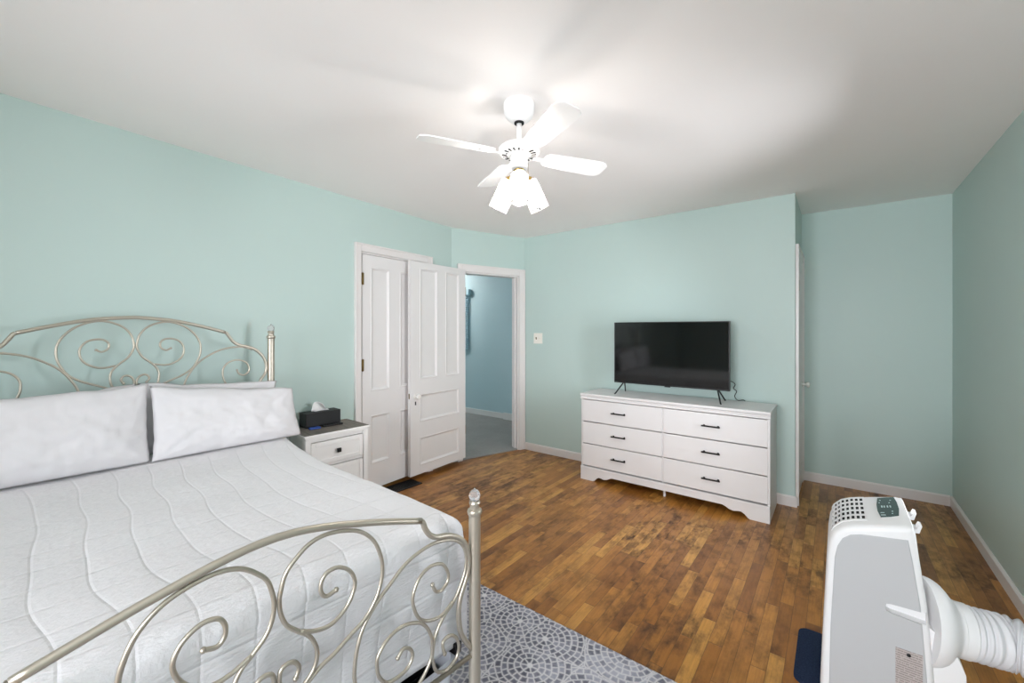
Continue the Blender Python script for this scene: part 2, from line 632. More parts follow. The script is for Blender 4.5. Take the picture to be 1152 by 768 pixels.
def wall_segment(name, p0, p1, mat, openings=(), thick=WT, ext0=0.0, ext1=0.0, z1=H, label=None):
    """wall whose room face runs from p0 to p1 with the room on its right-hand side"""
    d = (p1 - p0)
    L = d.length
    ang = math.atan2(d.y, d.x)
    bm = BM()
    xs = sorted({-ext0, L + ext1} | {o[0] for o in openings} | {o[1] for o in openings})
    for a, b in zip(xs[:-1], xs[1:]):
        cuts = [o for o in openings if o[0] <= a + 1e-6 and o[1] >= b - 1e-6]
        if not cuts:
            add_box(bm, a, b, 0, thick, 0, z1)
        else:
            o = cuts[0]
            if o[2] > 0:
                add_box(bm, a, b, 0, thick, 0, o[2])
            if o[3] < z1:
                add_box(bm, a, b, 0, thick, o[3], z1)
    return struct(name, bm, mat, loc=(p0.x, p0.y, 0), rotz=ang, label=label)


def strip_along(bm, x0, x1, z0=0.0, z1=0.085, t=0.014):
    """baseboard run in a wall's own frame (room on -y)"""
    prof = [(0.0, z0), (-t, z0), (-t, z1 - 0.012), (-t * 0.45, z1 - 0.003), (-t * 0.3, z1), (0.0, z1)]
    fs = add_prism(bm, prof, 'x', x0, x1)


# closed door and doorway positions along their walls
LB = (pB - pL).length
s0_left = LB - (pB - Vector((-3.092, 0.076))).length          # offset of the measured origin
CL0, CL1 = s0_left + 1.955, s0_left + 2.735                   # closed door opening
DW0, DW1 = 0.125, 0.875                                       # doorway opening along B-A
DOOR_TOP = 2.075

wall_segment('wall_left', pL, pB, M['wall'], [(CL0, CL1, 0, 2.105)], ext0=0.1)
wall_segment('wall_doorway', pB, pA, M['wall'], [(DW0, DW1, 0, DOOR_TOP)], ext1=0.0)
wall_segment('wall_back', pA, pC, M['wall'], ext1=0.0)
wall_segment('wall_recess_side', pC + Vector((0, WT)), pD, M['wall'], thick=WT)
wall_segment('wall_recess_back', pD, pE, M['wall'], ext0=WT, ext1=WT)
wy0, wy1 = pE.y - WIN_RIGHT[1], pE.y - WIN_RIGHT[0]
wall_segment('wall_right', pE, pR, M['wall'], [(wy0, wy1, RZ0, RZ1)], ext1=WT)
LR = (pL - pR).length
wall_segment('wall_rear', pR, pL, M['wall'], [(RIGHT_X - b, RIGHT_X - a, WZ0, WZ1) for a, b in WIN_REAR], ext1=WT)

bm = BM()
add_box(bm, -4.3, RIGHT_X + WT, REAR_Y - WT, 5.0, -0.08, 0.0)
struct('floor', bm, M['floor'], label='worn oak strip floor with dark stains')
bm = BM()
add_box(bm, -6.9, RIGHT_X + WT, REAR_Y - WT, 5.5, H, H + 0.08)
struct('ceiling', bm, M['ceiling'])

# baseboards
def base_run(name, p0, p1, runs):
    d = p1 - p0
    bm = BM()
    for a, b in runs:
        strip_along(bm, a, b)
    struct(name, bm, M['trim'], loc=(p0.x, p0.y, 0), rotz=math.atan2(d.y, d.x))


base_run('baseboard_left', pL, pB, [(0, CL0 - 0.07)])
base_run('baseboard_back', pA, pC, [(0.012, (pC - pA).length)])
base_run('baseboard_recess_side', pC, pD, [(-0.014, 0.0)])
base_run('baseboard_recess_back', pD, pE, [(0.0, (pE - pD).length - 0.014)])
base_run('baseboard_right', pE, pR, [(0, (pR - pE).length)])
base_run('baseboard_rear', pR, pL, [(0, LR)])

# closet behind the closed door (dark), so nothing leaks in below it
bm = BM()
add_box(bm, -4.15, -4.07, 1.5, 3.12, 0, H)
add_box(bm, -4.15, -3.335, 1.5, 1.58, 0, H)
add_box(bm, -4.15, -3.45, 3.04, 3.12, 0, H)
struct('wall_closet', bm, M['wall'])

# hall
HY = 5.225
bm = BM()
add_box(bm, -6.8, -4.19, HY, HY + 0.1, 0, H)
add_box(bm, -4.19, -2.75, HY - 0.035, HY + 0.1, 0, H)
struct('wall_hall_far', bm, M['hall_wall'])
bm = BM()
add_box(bm, -6.8, -6.7, 3.0, HY, 0, H)
add_box(bm, -6.8, -4.15, 3.02, 3.12, 0, H)
struct('wall_hall_end', bm, M['hall_wall'])
bm = BM()
add_box(bm, -2.85, -2.75, 4.2, HY - 0.035, 0, H)
struct('wall_hall_side', bm, M['hall_wall'])
bm = BM()
dAB = (pA - pB).normalized()
nAB = Vector((-dAB.y, dAB.x))                                # into the hall
q0 = pB + dAB * DW0 + nAB * 0.002
q1 = pB + dAB * DW1 + nAB * 0.002
e0 = pB + nAB * WT
e1 = pA + nAB * WT
poly = [tuple(q0), tuple(q1), tuple(pB + dAB * DW1 + nAB * WT), (e1.x, e1.y), (-2.85, 4.2), (-2.85, HY - 0.035), (-4.19, HY - 0.035), (-4.19, HY), (-6.7, HY), (-6.7, 3.12), (e0.x, 3.2), tuple(pB + dAB * DW0 + nAB * WT)]
add_prism(bm, poly, 'z', 0.001, 0.014)
struct('floor_hall', bm, M['carpet'], label='grey carpet in the hall beyond the doorway')
bm = BM()
add_box(bm, -6.7, -4.19, HY - 0.014, HY, 0.0, 0.10, bev=0.004)
add_box(bm, -4.19, -2.85, HY - 0.052, HY - 0.035, 0.0, 0.12, bev=0.004)
struct('baseboard_hall', bm, M['trim'])

# door casings (trim)
def casing(name, p0, p1, s0, s1, top, w0, w1, wtop, t=0.02, jamb=True, jd=WT):
    d = p1 - p0
    bm = BM()
    add_box(bm, s0 - w0, s0, -t, 0, 0, top + wtop, bev=0.004)
    add_box(bm, s1, s1 + w1, -t, 0, 0, top + wtop, bev=0.004)
    add_box(bm, s0, s1, -t, 0, top, top + wtop, bev=0.004)
    add_box(bm, s0 - w0 - 0.004, s0 - w0 + 0.012, -t - 0.006, 0, 0, top + wtop + 0.004, bev=0.003)
    add_box(bm, s1 + w1 - 0.012, s1 + w1 + 0.004, -t - 0.006, 0, 0, top + wtop + 0.004, bev=0.003)
    add_box(bm, s0 - w0, s1 + w1, -t - 0.006, 0, top + wtop - 0.012, top + wtop + 0.004, bev=0.003)
    if jamb:
        j = 0.014
        add_box(bm, s0, s0 + j, 0, jd + 0.005, 0.0, top, bev=0.001)
        add_box(bm, s1 - j, s1, 0, jd + 0.005, 0.0, top, bev=0.001)
        add_box(bm, s0 + j, s1 - j, 0, jd + 0.005, top - j, top, bev=0.001)
    return struct(name, bm, M['trim'], loc=(p0.x, p0.y, 0), rotz=math.atan2(d.y, d.x))


casing('trim_1', pL, pB, CL0, CL1, 2.105, 0.058, 0.058, 0.066)
bm_door_casing = casing('trim_2', pB, pA, DW0, DW1, DOOR_TOP, 0.055, 0.078, 0.078)
bm = BM()                                                     # door stop in the doorway's far jamb
add_box(bm, DW1 - 0.026, DW1 - 0.014, 0.045, 0.085, 0.014, DOOR_TOP - 0.014, bev=0.002)
struct('trim_4', bm, M['trim'], loc=(pB.x, pB.y, 0), rotz=math.atan2(dAB.y, dAB.x))
casing('trim_3', pC, pD, 0.105, 0.70, 2.06, 0.07, 0.07, 0.07, t=0.018, jamb=False)


# ------------------------------------------------------------------ doors
def panel_door(bm, w, z0, z1, panels, t=0.036, xsign=1):
    """slab in the x-z plane, front at y=0 facing -y, back at y=t; panels: (x0,x1,z0,z1) sunk with moulded edges"""
    xs = sorted({0, w} | {p[0] for p in panels} | {p[1] for p in panels})
    zs = sorted({z0, z1} | {p[2] for p in panels} | {p[3] for p in panels})
    cache = {}

    def V(x, y, z):
        kk = (round(x, 5), round(y, 5), round(z, 5))
        if kk not in cache:
            cache[kk] = bm.verts.new((x, y, z))
        return cache[kk]

    for side, y in ((0, 0.0), (1, t)):
        sg = 1 if side == 0 else -1
        for a, b in zip(xs[:-1], xs[1:]):
            for c, d in zip(zs[:-1], zs[1:]):
                inside = [p for p in panels if p[0] <= a + 1e-6 and p[1] >= b - 1e-6 and p[2] <= c + 1e-6 and p[3] >= d - 1e-6]
                if not inside:
                    vs = [V(a, y, c), V(b, y, c), V(b, y, d), V(a, y, d)]
                    bm.faces.new(vs if side == 0 else list(reversed(vs)))
        for p in panels:
            steps = [(0.0, 0.0), (0.006, -0.004), (0.012, -0.002), (0.024, 0.009), (0.030, 0.011)]
            rings = [[(p[0] + i, p[2] + i), (p[1] - i, p[2] + i), (p[1] - i, p[3] - i), (p[0] + i, p[3] - i)] for i, _ in steps]
            prev = None
            for (i, dep), rg in zip(steps, rings):
                vs = [V(x, y + sg * dep, z) for x, z in rg]
                if prev:
                    for k in range(4):
                        q = [prev[k], prev[(k + 1) % 4], vs[(k + 1) % 4], vs[k]]
                        if len(set(q)) == 4:
                            try:
                                bm.faces.new(q)
                            except ValueError:
                                pass
                prev = vs
            bm.faces.new(prev)
    # rim: split to the same grid so it stays closed
    for zz in (z0, z1):
        for a, b in zip(xs[:-1], xs[1:]):
            bm.faces.new([V(a, 0, zz), V(b, 0, zz), V(b, t, zz), V(a, t, zz)])
    for xx in (0, w):
        for c, d in zip(zs[:-1], zs[1:]):
            bm.faces.new([V(xx, 0, c), V(xx, 0, d), V(xx, t, d), V(xx, t, c)])


def knob_mesh(bm, x, z, out=-1, y=0.0, r=0.026):
    """round knob standing out of a face at y along out*y"""
    m = Matrix.Translation((x, y, z)) @ Matrix.Rotation(R(90) * (1 if out < 0 else -1), 4, 'X')
    add_lathe(bm, [(0.0, 0.0), (0.024, 0.0), (0.024, 0.004), (0.011, 0.007), (0.010, 0.026), (0.018, 0.032), (r, 0.042), (r, 0.05), (0.02, 0.058), (0.0, 0.061)], 20, m)


# closed door in the left wall
angL = math.atan2((pB - pL).y, (pB - pL).x)
dL = (pB - pL).normalized()
o0 = pL + dL * (CL0 + 0.017)
w = CL1 - CL0 - 0.034
d = thing('door_1', 'white four panel door shut in the mint wall beside the nightstand', 'door', (o0.x, o0.y, 0), angL)
d['kind'] = 'structure'
bm = BM()
px = [(0.085, 0.295), (w - 0.335, w - 0.1)]
panel_door(bm, w, 0.035, 2.086, [(a, b, 0.894, 1.983) for a, b in px] + [(a, b, 0.255, 0.685) for a, b in px], t=0.034)
obj('door_slab', bm, M['door'], d, loc=(0, -0.004, 0))
for hz in (1.873, 1.129):
    bm = BM()
    add_box(bm, -0.016, 0.014, -0.010, -0.0045, hz - 0.05, hz + 0.05)
    add_lathe(bm, [(0, -0.055), (0.004, -0.052), (0.0055, -0.05), (0.0055, 0.05), (0.004, 0.052), (0, 0.055)], 12, Matrix.Translation((-0.001, -0.012, hz)))
    obj('hinge', bm, M['old_brass'], d)

# open door, swung back almost flat to the left wall
hinge = Vector((-3.190, 3.284))
free = Vector((-3.167, 2.522))
dd = hinge - free
wd = dd.length
d = thing('door_2', 'white panelled door standing open against the left wall', 'door', (free.x, free.y, 0), math.atan2(dd.y, dd.x))
d['kind'] = 'structure'
bm = BM()
ps = [(0.115, 0.350, 0.957, 2.030), (0.462, wd - 0.095, 0.957, 2.030), (0.115, wd - 0.095, 0.545, 0.815), (0.115, wd - 0.095, 0.125, 0.398)]
panel_door(bm, wd, 0.045, 2.090, ps, t=0.036)
obj('door_slab', bm, M['door'], d)
bm = BM()
knob_mesh(bm, 0.062, 0.80, -1, 0.0)
kn = obj('door_knob', bm, M['porcelain'], d, auto=40)
kn['label'] = 'white porcelain knob'
bm = BM()
add_box(bm, 0.055, 0.069, -0.002, 0.001, 0.715, 0.75, bev=0.0008)
obj('keyhole_cover', bm, M['black_metal'], d)
bm = BM()
add_box(bm, -0.0012, 0.001, 0.010, 0.026, 0.78, 0.83, bev=0.0004)
obj('latch_plate', bm, M['old_brass'], d)
for hz in (1.85, 0.35):
    bm = BM()
    add_lathe(bm, [(0, -0.05), (0.005, -0.048), (0.005, 0.048), (0, 0.05)], 12, Matrix.Translation((wd + 0.006, 0.004, hz)))
    add_box(bm, wd - 0.001, wd + 0.004, 0.004, 0.034, hz - 0.045, hz + 0.045)
    obj('hinge', bm, M['old_brass'], d)

# recess door on the short side wall (seen almost edge-on)
d = thing('door_3', 'white door seen edge-on in the recess beside the dresser', 'door', (pC.x, pC.y, 0), R(90))
d['kind'] = 'structure'
bm = BM()
panel_door(bm, 0.595, 0.02, 2.06, [(0.1, 0.26, 0.95, 1.95), (0.335, 0.495, 0.95, 1.95), (0.1, 0.26, 0.2, 0.75), (0.335, 0.495, 0.2, 0.75)], t=0.012)
obj('door_slab', bm, M['door'], d, loc=(0.105, -0.0125, 0))
bm = BM()
knob_mesh(bm, 0.63, 0.93, -1, -0.012)
obj('door_knob', bm, M['porcelain'], d, auto=40)
for hz in (1.8, 0.3):
    bm = BM()
    add_box(bm, 0.098, 0.108, -0.022, -0.013, hz - 0.045, hz + 0.045, bev=0.001)
    obj('hinge', bm, M['old_brass'], d)


# ------------------------------------------------------------------ windows behind the camera (the daylight)
def window(n, p, rotz, wdt, hh=WZ1 - WZ0):
    t = thing('window_%d' % n, 'white sash window', 'window', p, rotz)
    t['kind'] = 'structure'
    bm = BM()
    for a in (
        (-wdt / 2, -wdt / 2 + 0.045, 0.02, 0.09, 0, hh), (wdt / 2 - 0.045, wdt / 2, 0.02, 0.09, 0, hh),
        (-wdt / 2 + 0.045, wdt / 2 - 0.045, 0.02, 0.09, 0, 0.05), (-wdt / 2 + 0.045, wdt / 2 - 0.045, 0.02, 0.09, hh - 0.05, hh),
        (-wdt / 2 + 0.045, wdt / 2 - 0.045, 0.035, 0.075, hh / 2 - 0.025, hh / 2 + 0.025)):
        add_box(bm, *a, bev=0.003)
    obj('window_frame', bm, M['trim'], t)
    bm = BM()
    add_box(bm, -wdt / 2 - 0.08, -wdt / 2, -0.018, 0, -0.02, hh + 0.08, bev=0.003)
    add_box(bm, wdt / 2, wdt / 2 + 0.08, -0.018, 0, -0.02, hh + 0.08, bev=0.003)
    add_box(bm, -wdt / 2, wdt / 2, -0.018, 0, hh, hh + 0.08, bev=0.003)
    add_box(bm, -wdt / 2 - 0.1, wdt / 2 + 0.1, -0.05, 0.02, -0.03, 0, bev=0.004)
    obj('window_casing', bm, M['trim'], t)
    bm = BM()
    add_box(bm, -wdt / 2 + 0.045, wdt / 2 - 0.045, 0.052, 0.056, 0.05, hh / 2 - 0.025)
    add_box(bm, -wdt / 2 + 0.045, wdt / 2 - 0.045, 0.052, 0.056, hh / 2 + 0.025, hh - 0.05)
    obj('window_pane', bm, M['pane'], t)
    return t


for i, (a, b) in enumerate(WIN_REAR):
    window(i + 1, ((a + b) / 2, REAR_Y, WZ0), R(180), b - a)
window(3, (RIGHT_X, sum(WIN_RIGHT) / 2, RZ0), R(-90), WIN_RIGHT[1] - WIN_RIGHT[0], RZ1 - RZ0)


# ------------------------------------------------------------------ hall: blind and lamp
t = thing('window_blind', 'pale blue slatted blind on the hall wall, seen past the open door', 'blind', (-5.37, HY - 0.002, 1.10))
bm = BM()
add_box(bm, -0.42, 0.44, -0.07, 0.0, 0.93, 1.03, bev=0.006)
obj('headrail', bm, M['blind'], t)
bm = BM()
for k in range(24):
    z = 0.02 + k * 0.038
    add_prism(bm, [(-0.048, z - 0.012), (-0.004, z + 0.012), (-0.004, z + 0.015), (-0.048, z - 0.009)], 'x', -0.40, 0.39)
obj('slats', bm, M['blind'], t)
t = thing('ceiling_lamp', 'white dome ceiling lamp in the hall', 'lamp', (-5.6, 4.55, H))
bm = BM()
add_lathe(bm, [(0.0, 0.0), (0.13, 0.0), (0.13, -0.02), (0.11, -0.03), (0.0, -0.03)], 28)
obj('lamp_base', bm, M['fan_white'], t)
bm = BM()
add_lathe(bm, [(0.11, -0.031), (0.112, -0.05), (0.09, -0.085), (0.05, -0.1), (0.0, -0.105)], 28)
obj('lamp_shade', bm, M['hall_bulb'], t)

# ------------------------------------------------------------------ wall switch, floor register
t = thing('light_switch', 'white two toggle switch plate on the mint wall by the doorway', 'switch', (-2.774, 4.08, 1.335))
bm = BM()
add_box(bm, -0.062, 0.062, -0.006, 0.0, -0.062, 0.062, bev=0.003)
obj('cover_plate', bm, M['switch'], t)
for sx in (-0.023, 0.023):
    bm = BM()
    add_box(bm, sx - 0.006, sx + 0.006, -0.0075, -0.006, -0.013, 0.013)
    add_prism(bm, [(-0.0075, -0.006), (-0.0185, 0.004), (-0.0185, 0.010), (-0.0075, 0.006)], 'x', sx - 0.0042, sx + 0.0042)
    tg = obj('toggle', bm, M['old_brass'] if sx < 0 else M['switch'], t)
t = thing('floor_register', 'black metal floor vent at the foot of the shut door', 'vent', (-3.14, 2.405, 0.0), R(-2))
bm = BM()
add_box(bm, -0.085, 0.085, -0.165, 0.165, 0.0005, 0.002)
obj('vent_tray', bm, M['dark_hole'], t)
bm = BM()
for a in ((-0.085, -0.07, -0.165, 0.165), (0.07, 0.085, -0.165, 0.165), (-0.07, 0.07, -0.165, -0.15), (-0.07, 0.07, 0.15, 0.165), (-0.004, 0.004, -0.15, 0.15)):
    add_box(bm, *a, 0.002, 0.008, bev=0.001)
for k in range(18):
    y = -0.142 + k * 0.0167
    add_box(bm, -0.07, -0.004, y - 0.003, y + 0.003, 0.002, 0.006)
    add_box(bm, 0.004, 0.07, y - 0.003, y + 0.003, 0.002, 0.006)
obj('vent_grille', bm, M['black_metal'], t)

# ------------------------------------------------------------------ rug and mat
bm = BM()
RX0, RX1, RY0, RY1 = -2.35, 0.25, -0.35, 1.742
add_box(bm, RX0, RX1, RY0, RY1, 0.0005, 0.009, bev=0.003)
tag(obj('area_rug', bm, M['rug']), 'grey and white mosaic circle rug on the oak floor under the bed', 'rug')
bm = BM()
poly = []
for cx, cy, a0 in ((-0.1, 2.09, 180), (0.3, 2.09, 270), (0.3, 2.39, 0), (-0.1, 2.39, 90)):
    for k in range(6):
        a = R(a0 + 90 * k / 5)
        poly.append((cx + 0.04 * math.cos(a), cy + 0.04 * math.sin(a)))
fs = add_prism(bm, poly, 'z', 0.0005, 0.012)
tag(obj('floor_mat', bm, M['navy_mat']), 'dark navy floor mat half under the white air conditioner', 'mat')

# ------------------------------------------------------------------ bed
HC = Vector((-2.9833, 0.5349))
FC = Vector((-1.1116, 0.4675))
BL = (FC - HC).length
BROT = math.atan2((FC - HC).y, (FC - HC).x)
bed = thing('metal_bed', 'champagne metal bed with scrolled headboard and footboard and crystal post finials', 'bed', (HC.x, HC.y, 0), BROT)
FROT = R(5.5) + BROT                                          # footboard stands slightly skew to the headboard
HW, FW = 0.674, 0.663


def hp(s, z):
    return (0.0, s, z)


def fp(s, z):
    return (BL + s * math.sin(FROT), s * math.cos(FROT), z)


def wires(name, pts, r, mapper, both=True, end_ball=0.0, label=None):
    for sg in ((1, -1) if both else (1,)):
        bm = BM()
        P = spline([mapper(sg * a, b) for a, b in pts], 5)
        add_tube(bm, P, r, 10)
        if end_ball:
            add_lathe(bm, [(0, -end_ball), (end_ball * 0.7, -end_ball * 0.7), (end_ball, 0), (end_ball * 0.7, end_ball * 0.7), (0, end_ball)], 10, Matrix.Translation(P[0]))
        obj(name, bm, M['metal'], bed)


H_ARCH = [(0.001, 1.499), (0.070, 1.494), (0.148, 1.486), (0.224, 1.471), (0.325, 1.444), (0.415, 1.417)]
H_ARCH2 = [(0.415, 1.417), (0.424, 1.410), (0.437, 1.388), (0.461, 1.355), (0.492, 1.337), (0.546, 1.322), (0.586, 1.301), (0.624, 1.261), (0.642, 1.219), (0.646, 1.182), (0.637, 1.146), (0.614, 1.108), (0.597, 1.06), (0.595, 1.0), (0.610, 0.95), (0.655, 0.89)]
H_SCROLL = [(0.151, 1.328), (0.130, 1.318), (0.108, 1.332), (0.104, 1.359), (0.120, 1.378), (0.148, 1.383), (0.182, 1.373), (0.205, 1.345), (0.210, 1.308), (0.195, 1.269), (0.160, 1.243), (0.123, 1.235), (0.078, 1.243)]
H_BIG = [(0.046, 1.147), (0.057, 1.166), (0.049, 1.184), (0.032, 1.188), (0.014, 1.177), (0.005, 1.152), (0.010, 1.121), (0.029, 1.102), (0.064, 1.106), (0.091, 1.135), (0.099, 1.173), (0.096, 1.205), (0.081, 1.233), (0.058, 1.257), (0.029, 1.285), (0.010, 1.324), (0.006, 1.354), (0.018, 1.406), (0.052, 1.449), (0.105, 1.473), (0.154, 1.475), (0.211, 1.453), (0.257, 1.412), (0.284, 1.363), (0.290, 1.314), (0.280, 1.265), (0.250, 1.209), (0.205, 1.173), (0.148, 1.146), (0.099, 1.122), (0.04, 1.08), (0.006, 1.04)]
H_LEAF = [(0.30, 0.87), (0.225, 0.95), (0.203, 1.04), (0.214, 1.124), (0.237, 1.178), (0.277, 1.236), (0.325, 1.275), (0.381, 1.306), (0.447, 1.323), (0.515, 1.323), (0.562, 1.306)]
H_CURL = [(0.478, 1.181), (0.488, 1.158), (0.515, 1.147), (0.542, 1.167), (0.544, 1.198), (0.523, 1.230), (0.477, 1.244), (0.432, 1.231), (0.406, 1.199), (0.401, 1.165), (0.406, 1.131), (0.424, 1.095), (0.47, 1.066), (0.52, 1.066), (0.565, 1.09)]
F_RAIL = [(-0.001, 0.908), (0.060, 0.904), (0.144, 0.889), (0.234, 0.866), (0.308, 0.845), (0.430, 0.807)]
F_RAIL2 = [(0.430, 0.807), (0.438, 0.797), (0.446, 0.776), (0.464, 0.750), (0.492, 0.732), (0.536, 0.722), (0.576, 0.703), (0.610, 0.674), (0.630, 0.631), (0.634, 0.588), (0.625, 0.544), (0.602, 0.498), (0.589, 0.455), (0.589, 0.399), (0.602, 0.343), (0.648, 0.270)]
F_BIG = [(0.045, 0.527), (0.053, 0.550), (0.042, 0.571), (0.023, 0.576), (0.009, 0.566), (0.006, 0.540), (0.010, 0.510), (0.030, 0.492), (0.060, 0.495), (0.088, 0.521), (0.099, 0.552), (0.096, 0.583), (0.078, 0.620), (0.050, 0.647), (0.023, 0.676), (0.009, 0.712), (0.006, 0.743), (0.009, 0.768), (0.021, 0.808), (0.045, 0.837), (0.078, 0.862), (0.119, 0.872), (0.169, 0.866), (0.222, 0.845), (0.263, 0.804), (0.285, 0.753), (0.292, 0.708), (0.285, 0.663), (0.267, 0.623), (0.235, 0.585), (0.188, 0.559), (0.144, 0.534), (0.101, 0.516), (0.05, 0.475), (0.006, 0.43)]
F_SCROLL = [(0.151, 0.709), (0.125, 0.703), (0.110, 0.719), (0.110, 0.746), (0.125, 0.767), (0.156, 0.769), (0.188, 0.747), (0.205, 0.711), (0.198, 0.675), (0.175, 0.642), (0.137, 0.620), (0.096, 0.624), (0.055, 0.643)]
F_LEAF = [(0.526, 0.320), (0.519, 0.344), (0.521, 0.366), (0.551, 0.370), (0.578, 0.346), (0.588, 0.308), (0.576, 0.276), (0.536, 0.260), (0.497, 0.275), (0.480, 0.309), (0.475, 0.349), (0.488, 0.404), (0.521, 0.449), (0.566, 0.482), (0.597, 0.525), (0.618, 0.571), (0.622, 0.618), (0.606, 0.661), (0.566, 0.695), (0.497, 0.714), (0.433, 0.710), (0.372, 0.690), (0.316, 0.649), (0.270, 0.612), (0.228, 0.558), (0.208, 0.491), (0.205, 0.417), (0.23, 0.33), (0.29, 0.268), (0.36, 0.250)]
F_CURL = [(0.475, 0.579), (0.488, 0.552), (0.511, 0.543), (0.536, 0.560), (0.541, 0.589), (0.516, 0.631), (0.469, 0.643), (0.424, 0.624), (0.399, 0.575), (0.405, 0.529), (0.428, 0.487), (0.469, 0.463), (0.516, 0.459), (0.560, 0.482)]
F_LOW = [(0.344, 0.409), (0.364, 0.426), (0.389, 0.412), (0.398, 0.385), (0.381, 0.358), (0.348, 0.349), (0.308, 0.355), (0.282, 0.386), (0.274, 0.421), (0.278, 0.453), (0.308, 0.485), (0.356, 0.499), (0.406, 0.487), (0.442, 0.462), (0.469, 0.414), (0.475, 0.364), (0.464, 0.325), (0.424, 0.282), (0.36, 0.250)]


def big_rail(name, arch, tail, mapper, r):
    bm = BM()
    half = spline([mapper(a, b) for a, b in arch], 5)
    other = spline([mapper(-a, b) for a, b in arch], 5)
    add_tube(bm, list(reversed(other)) + half[1:], r, 12)
    for sg in (1, -1):
        add_tube(bm, spline([mapper(sg * a, b) for a, b in tail], 5), r * 0.95, 12)
    obj(name, bm, M['metal'], bed)


big_rail('headboard_rail', H_ARCH, H_ARCH2, hp, 0.0095)
wires('headboard_scroll', H_BIG, 0.0052, hp, end_ball=0.007)
wires('headboard_scroll', H_SCROLL, 0.0050, hp, end_ball=0.0065)
wires('headboard_scroll', H_LEAF, 0.0052, hp)
wires('headboard_scroll', H_CURL, 0.0050, hp, end_ball=0.0065)
bm = BM()
add_tube(bm, [hp(-0.66, 0.86), hp(0.66, 0.86)], 0.010, 12)
obj('headboard_crossbar', bm, M['metal'], bed)
big_rail('footboard_rail', F_RAIL, F_RAIL2, fp, 0.0098)
wires('footboard_scroll', F_BIG, 0.0058, fp, end_ball=0.0078)
wires('footboard_scroll', F_SCROLL, 0.0056, fp, end_ball=0.0075)
wires('footboard_scroll', F_LEAF, 0.0058, fp, end_ball=0.0078)
wires('footboard_scroll', F_CURL, 0.0056, fp, end_ball=0.0075)
wires('footboard_scroll', F_LOW, 0.0056, fp, end_ball=0.0075)
bm = BM()
add_tube(bm, [fp(-0.655, 0.246), fp(0.655, 0.246)], 0.0085, 12)
obj('footboard_crossbar', bm, M['metal'], bed)


def finial(post, top):
    bm = BM()
    ico = bmesh.ops.create_icosphere(bm, subdivisions=2, radius=0.0215, matrix=Matrix.Translation((0, 0, top + 0.058)) @ Matrix.Diagonal((1, 1, 1.1, 1)))
    add_lathe(bm, [(0, top + 0.088), (0.004, top + 0.082), (0.006, top + 0.076)], 8)
    f = obj('finial', bm, M['crystal'], post)
    f['label'] = 'faceted clear crystal ball'


for mapper, s, top, z0 in ((hp, HW, 1.385, 0.0), (hp, -HW, 1.385, 0.0), (fp, FW, 0.765, 0.0095), (fp, -FW, 0.765, 0.0095)):
    q = mapper(s, 0)
    bm = BM()
    add_lathe(bm, [(0, z0), (0.026, z0), (0.026, z0 + 0.03), (0.0215, z0 + 0.04), (0.0215, top - 0.012), (0.0255, top - 0.008), (0.0275, top), (0.0255, top + 0.008), (0.018, top + 0.012), (0.017, top + 0.024), (0.021, top + 0.032), (0.0185, top + 0.040), (0.0, top + 0.042)], 24)
    post = obj('head_post' if mapper is hp else 'foot_post', bm, M['metal'], bed, loc=(q[0], q[1], 0), auto=35)
    finial(post, top)
for s in (-0.63, 0.63):
    bm = BM()
    add_box(bm, 0.03, BL - 0.05 + s * math.sin(FROT), s - 0.015, s + 0.015, 0.235, 0.275, bev=0.003)
    obj('side_rail', bm, M['black_metal'], bed)
bm = BM()
for k in range(9):
    x = 0.12 + k * 0.2
    add_box(bm, x - 0.03, x + 0.03, -0.612, 0.612, 0.255, 0.272)
obj('bed_slats', bm, M['black_metal'], bed)

# mattress
bm = BM()
add_box(bm, 0.075, 1.755, -0.60, 0.60, 0.285, 0.655, bev=0.05, segs=4)
tag(obj('mattress', bm, M['mattress'], loc=(HC.x, HC.y, 0), rotz=BROT, smooth=True), 'thick white mattress on the metal bed under the quilt', 'mattress')


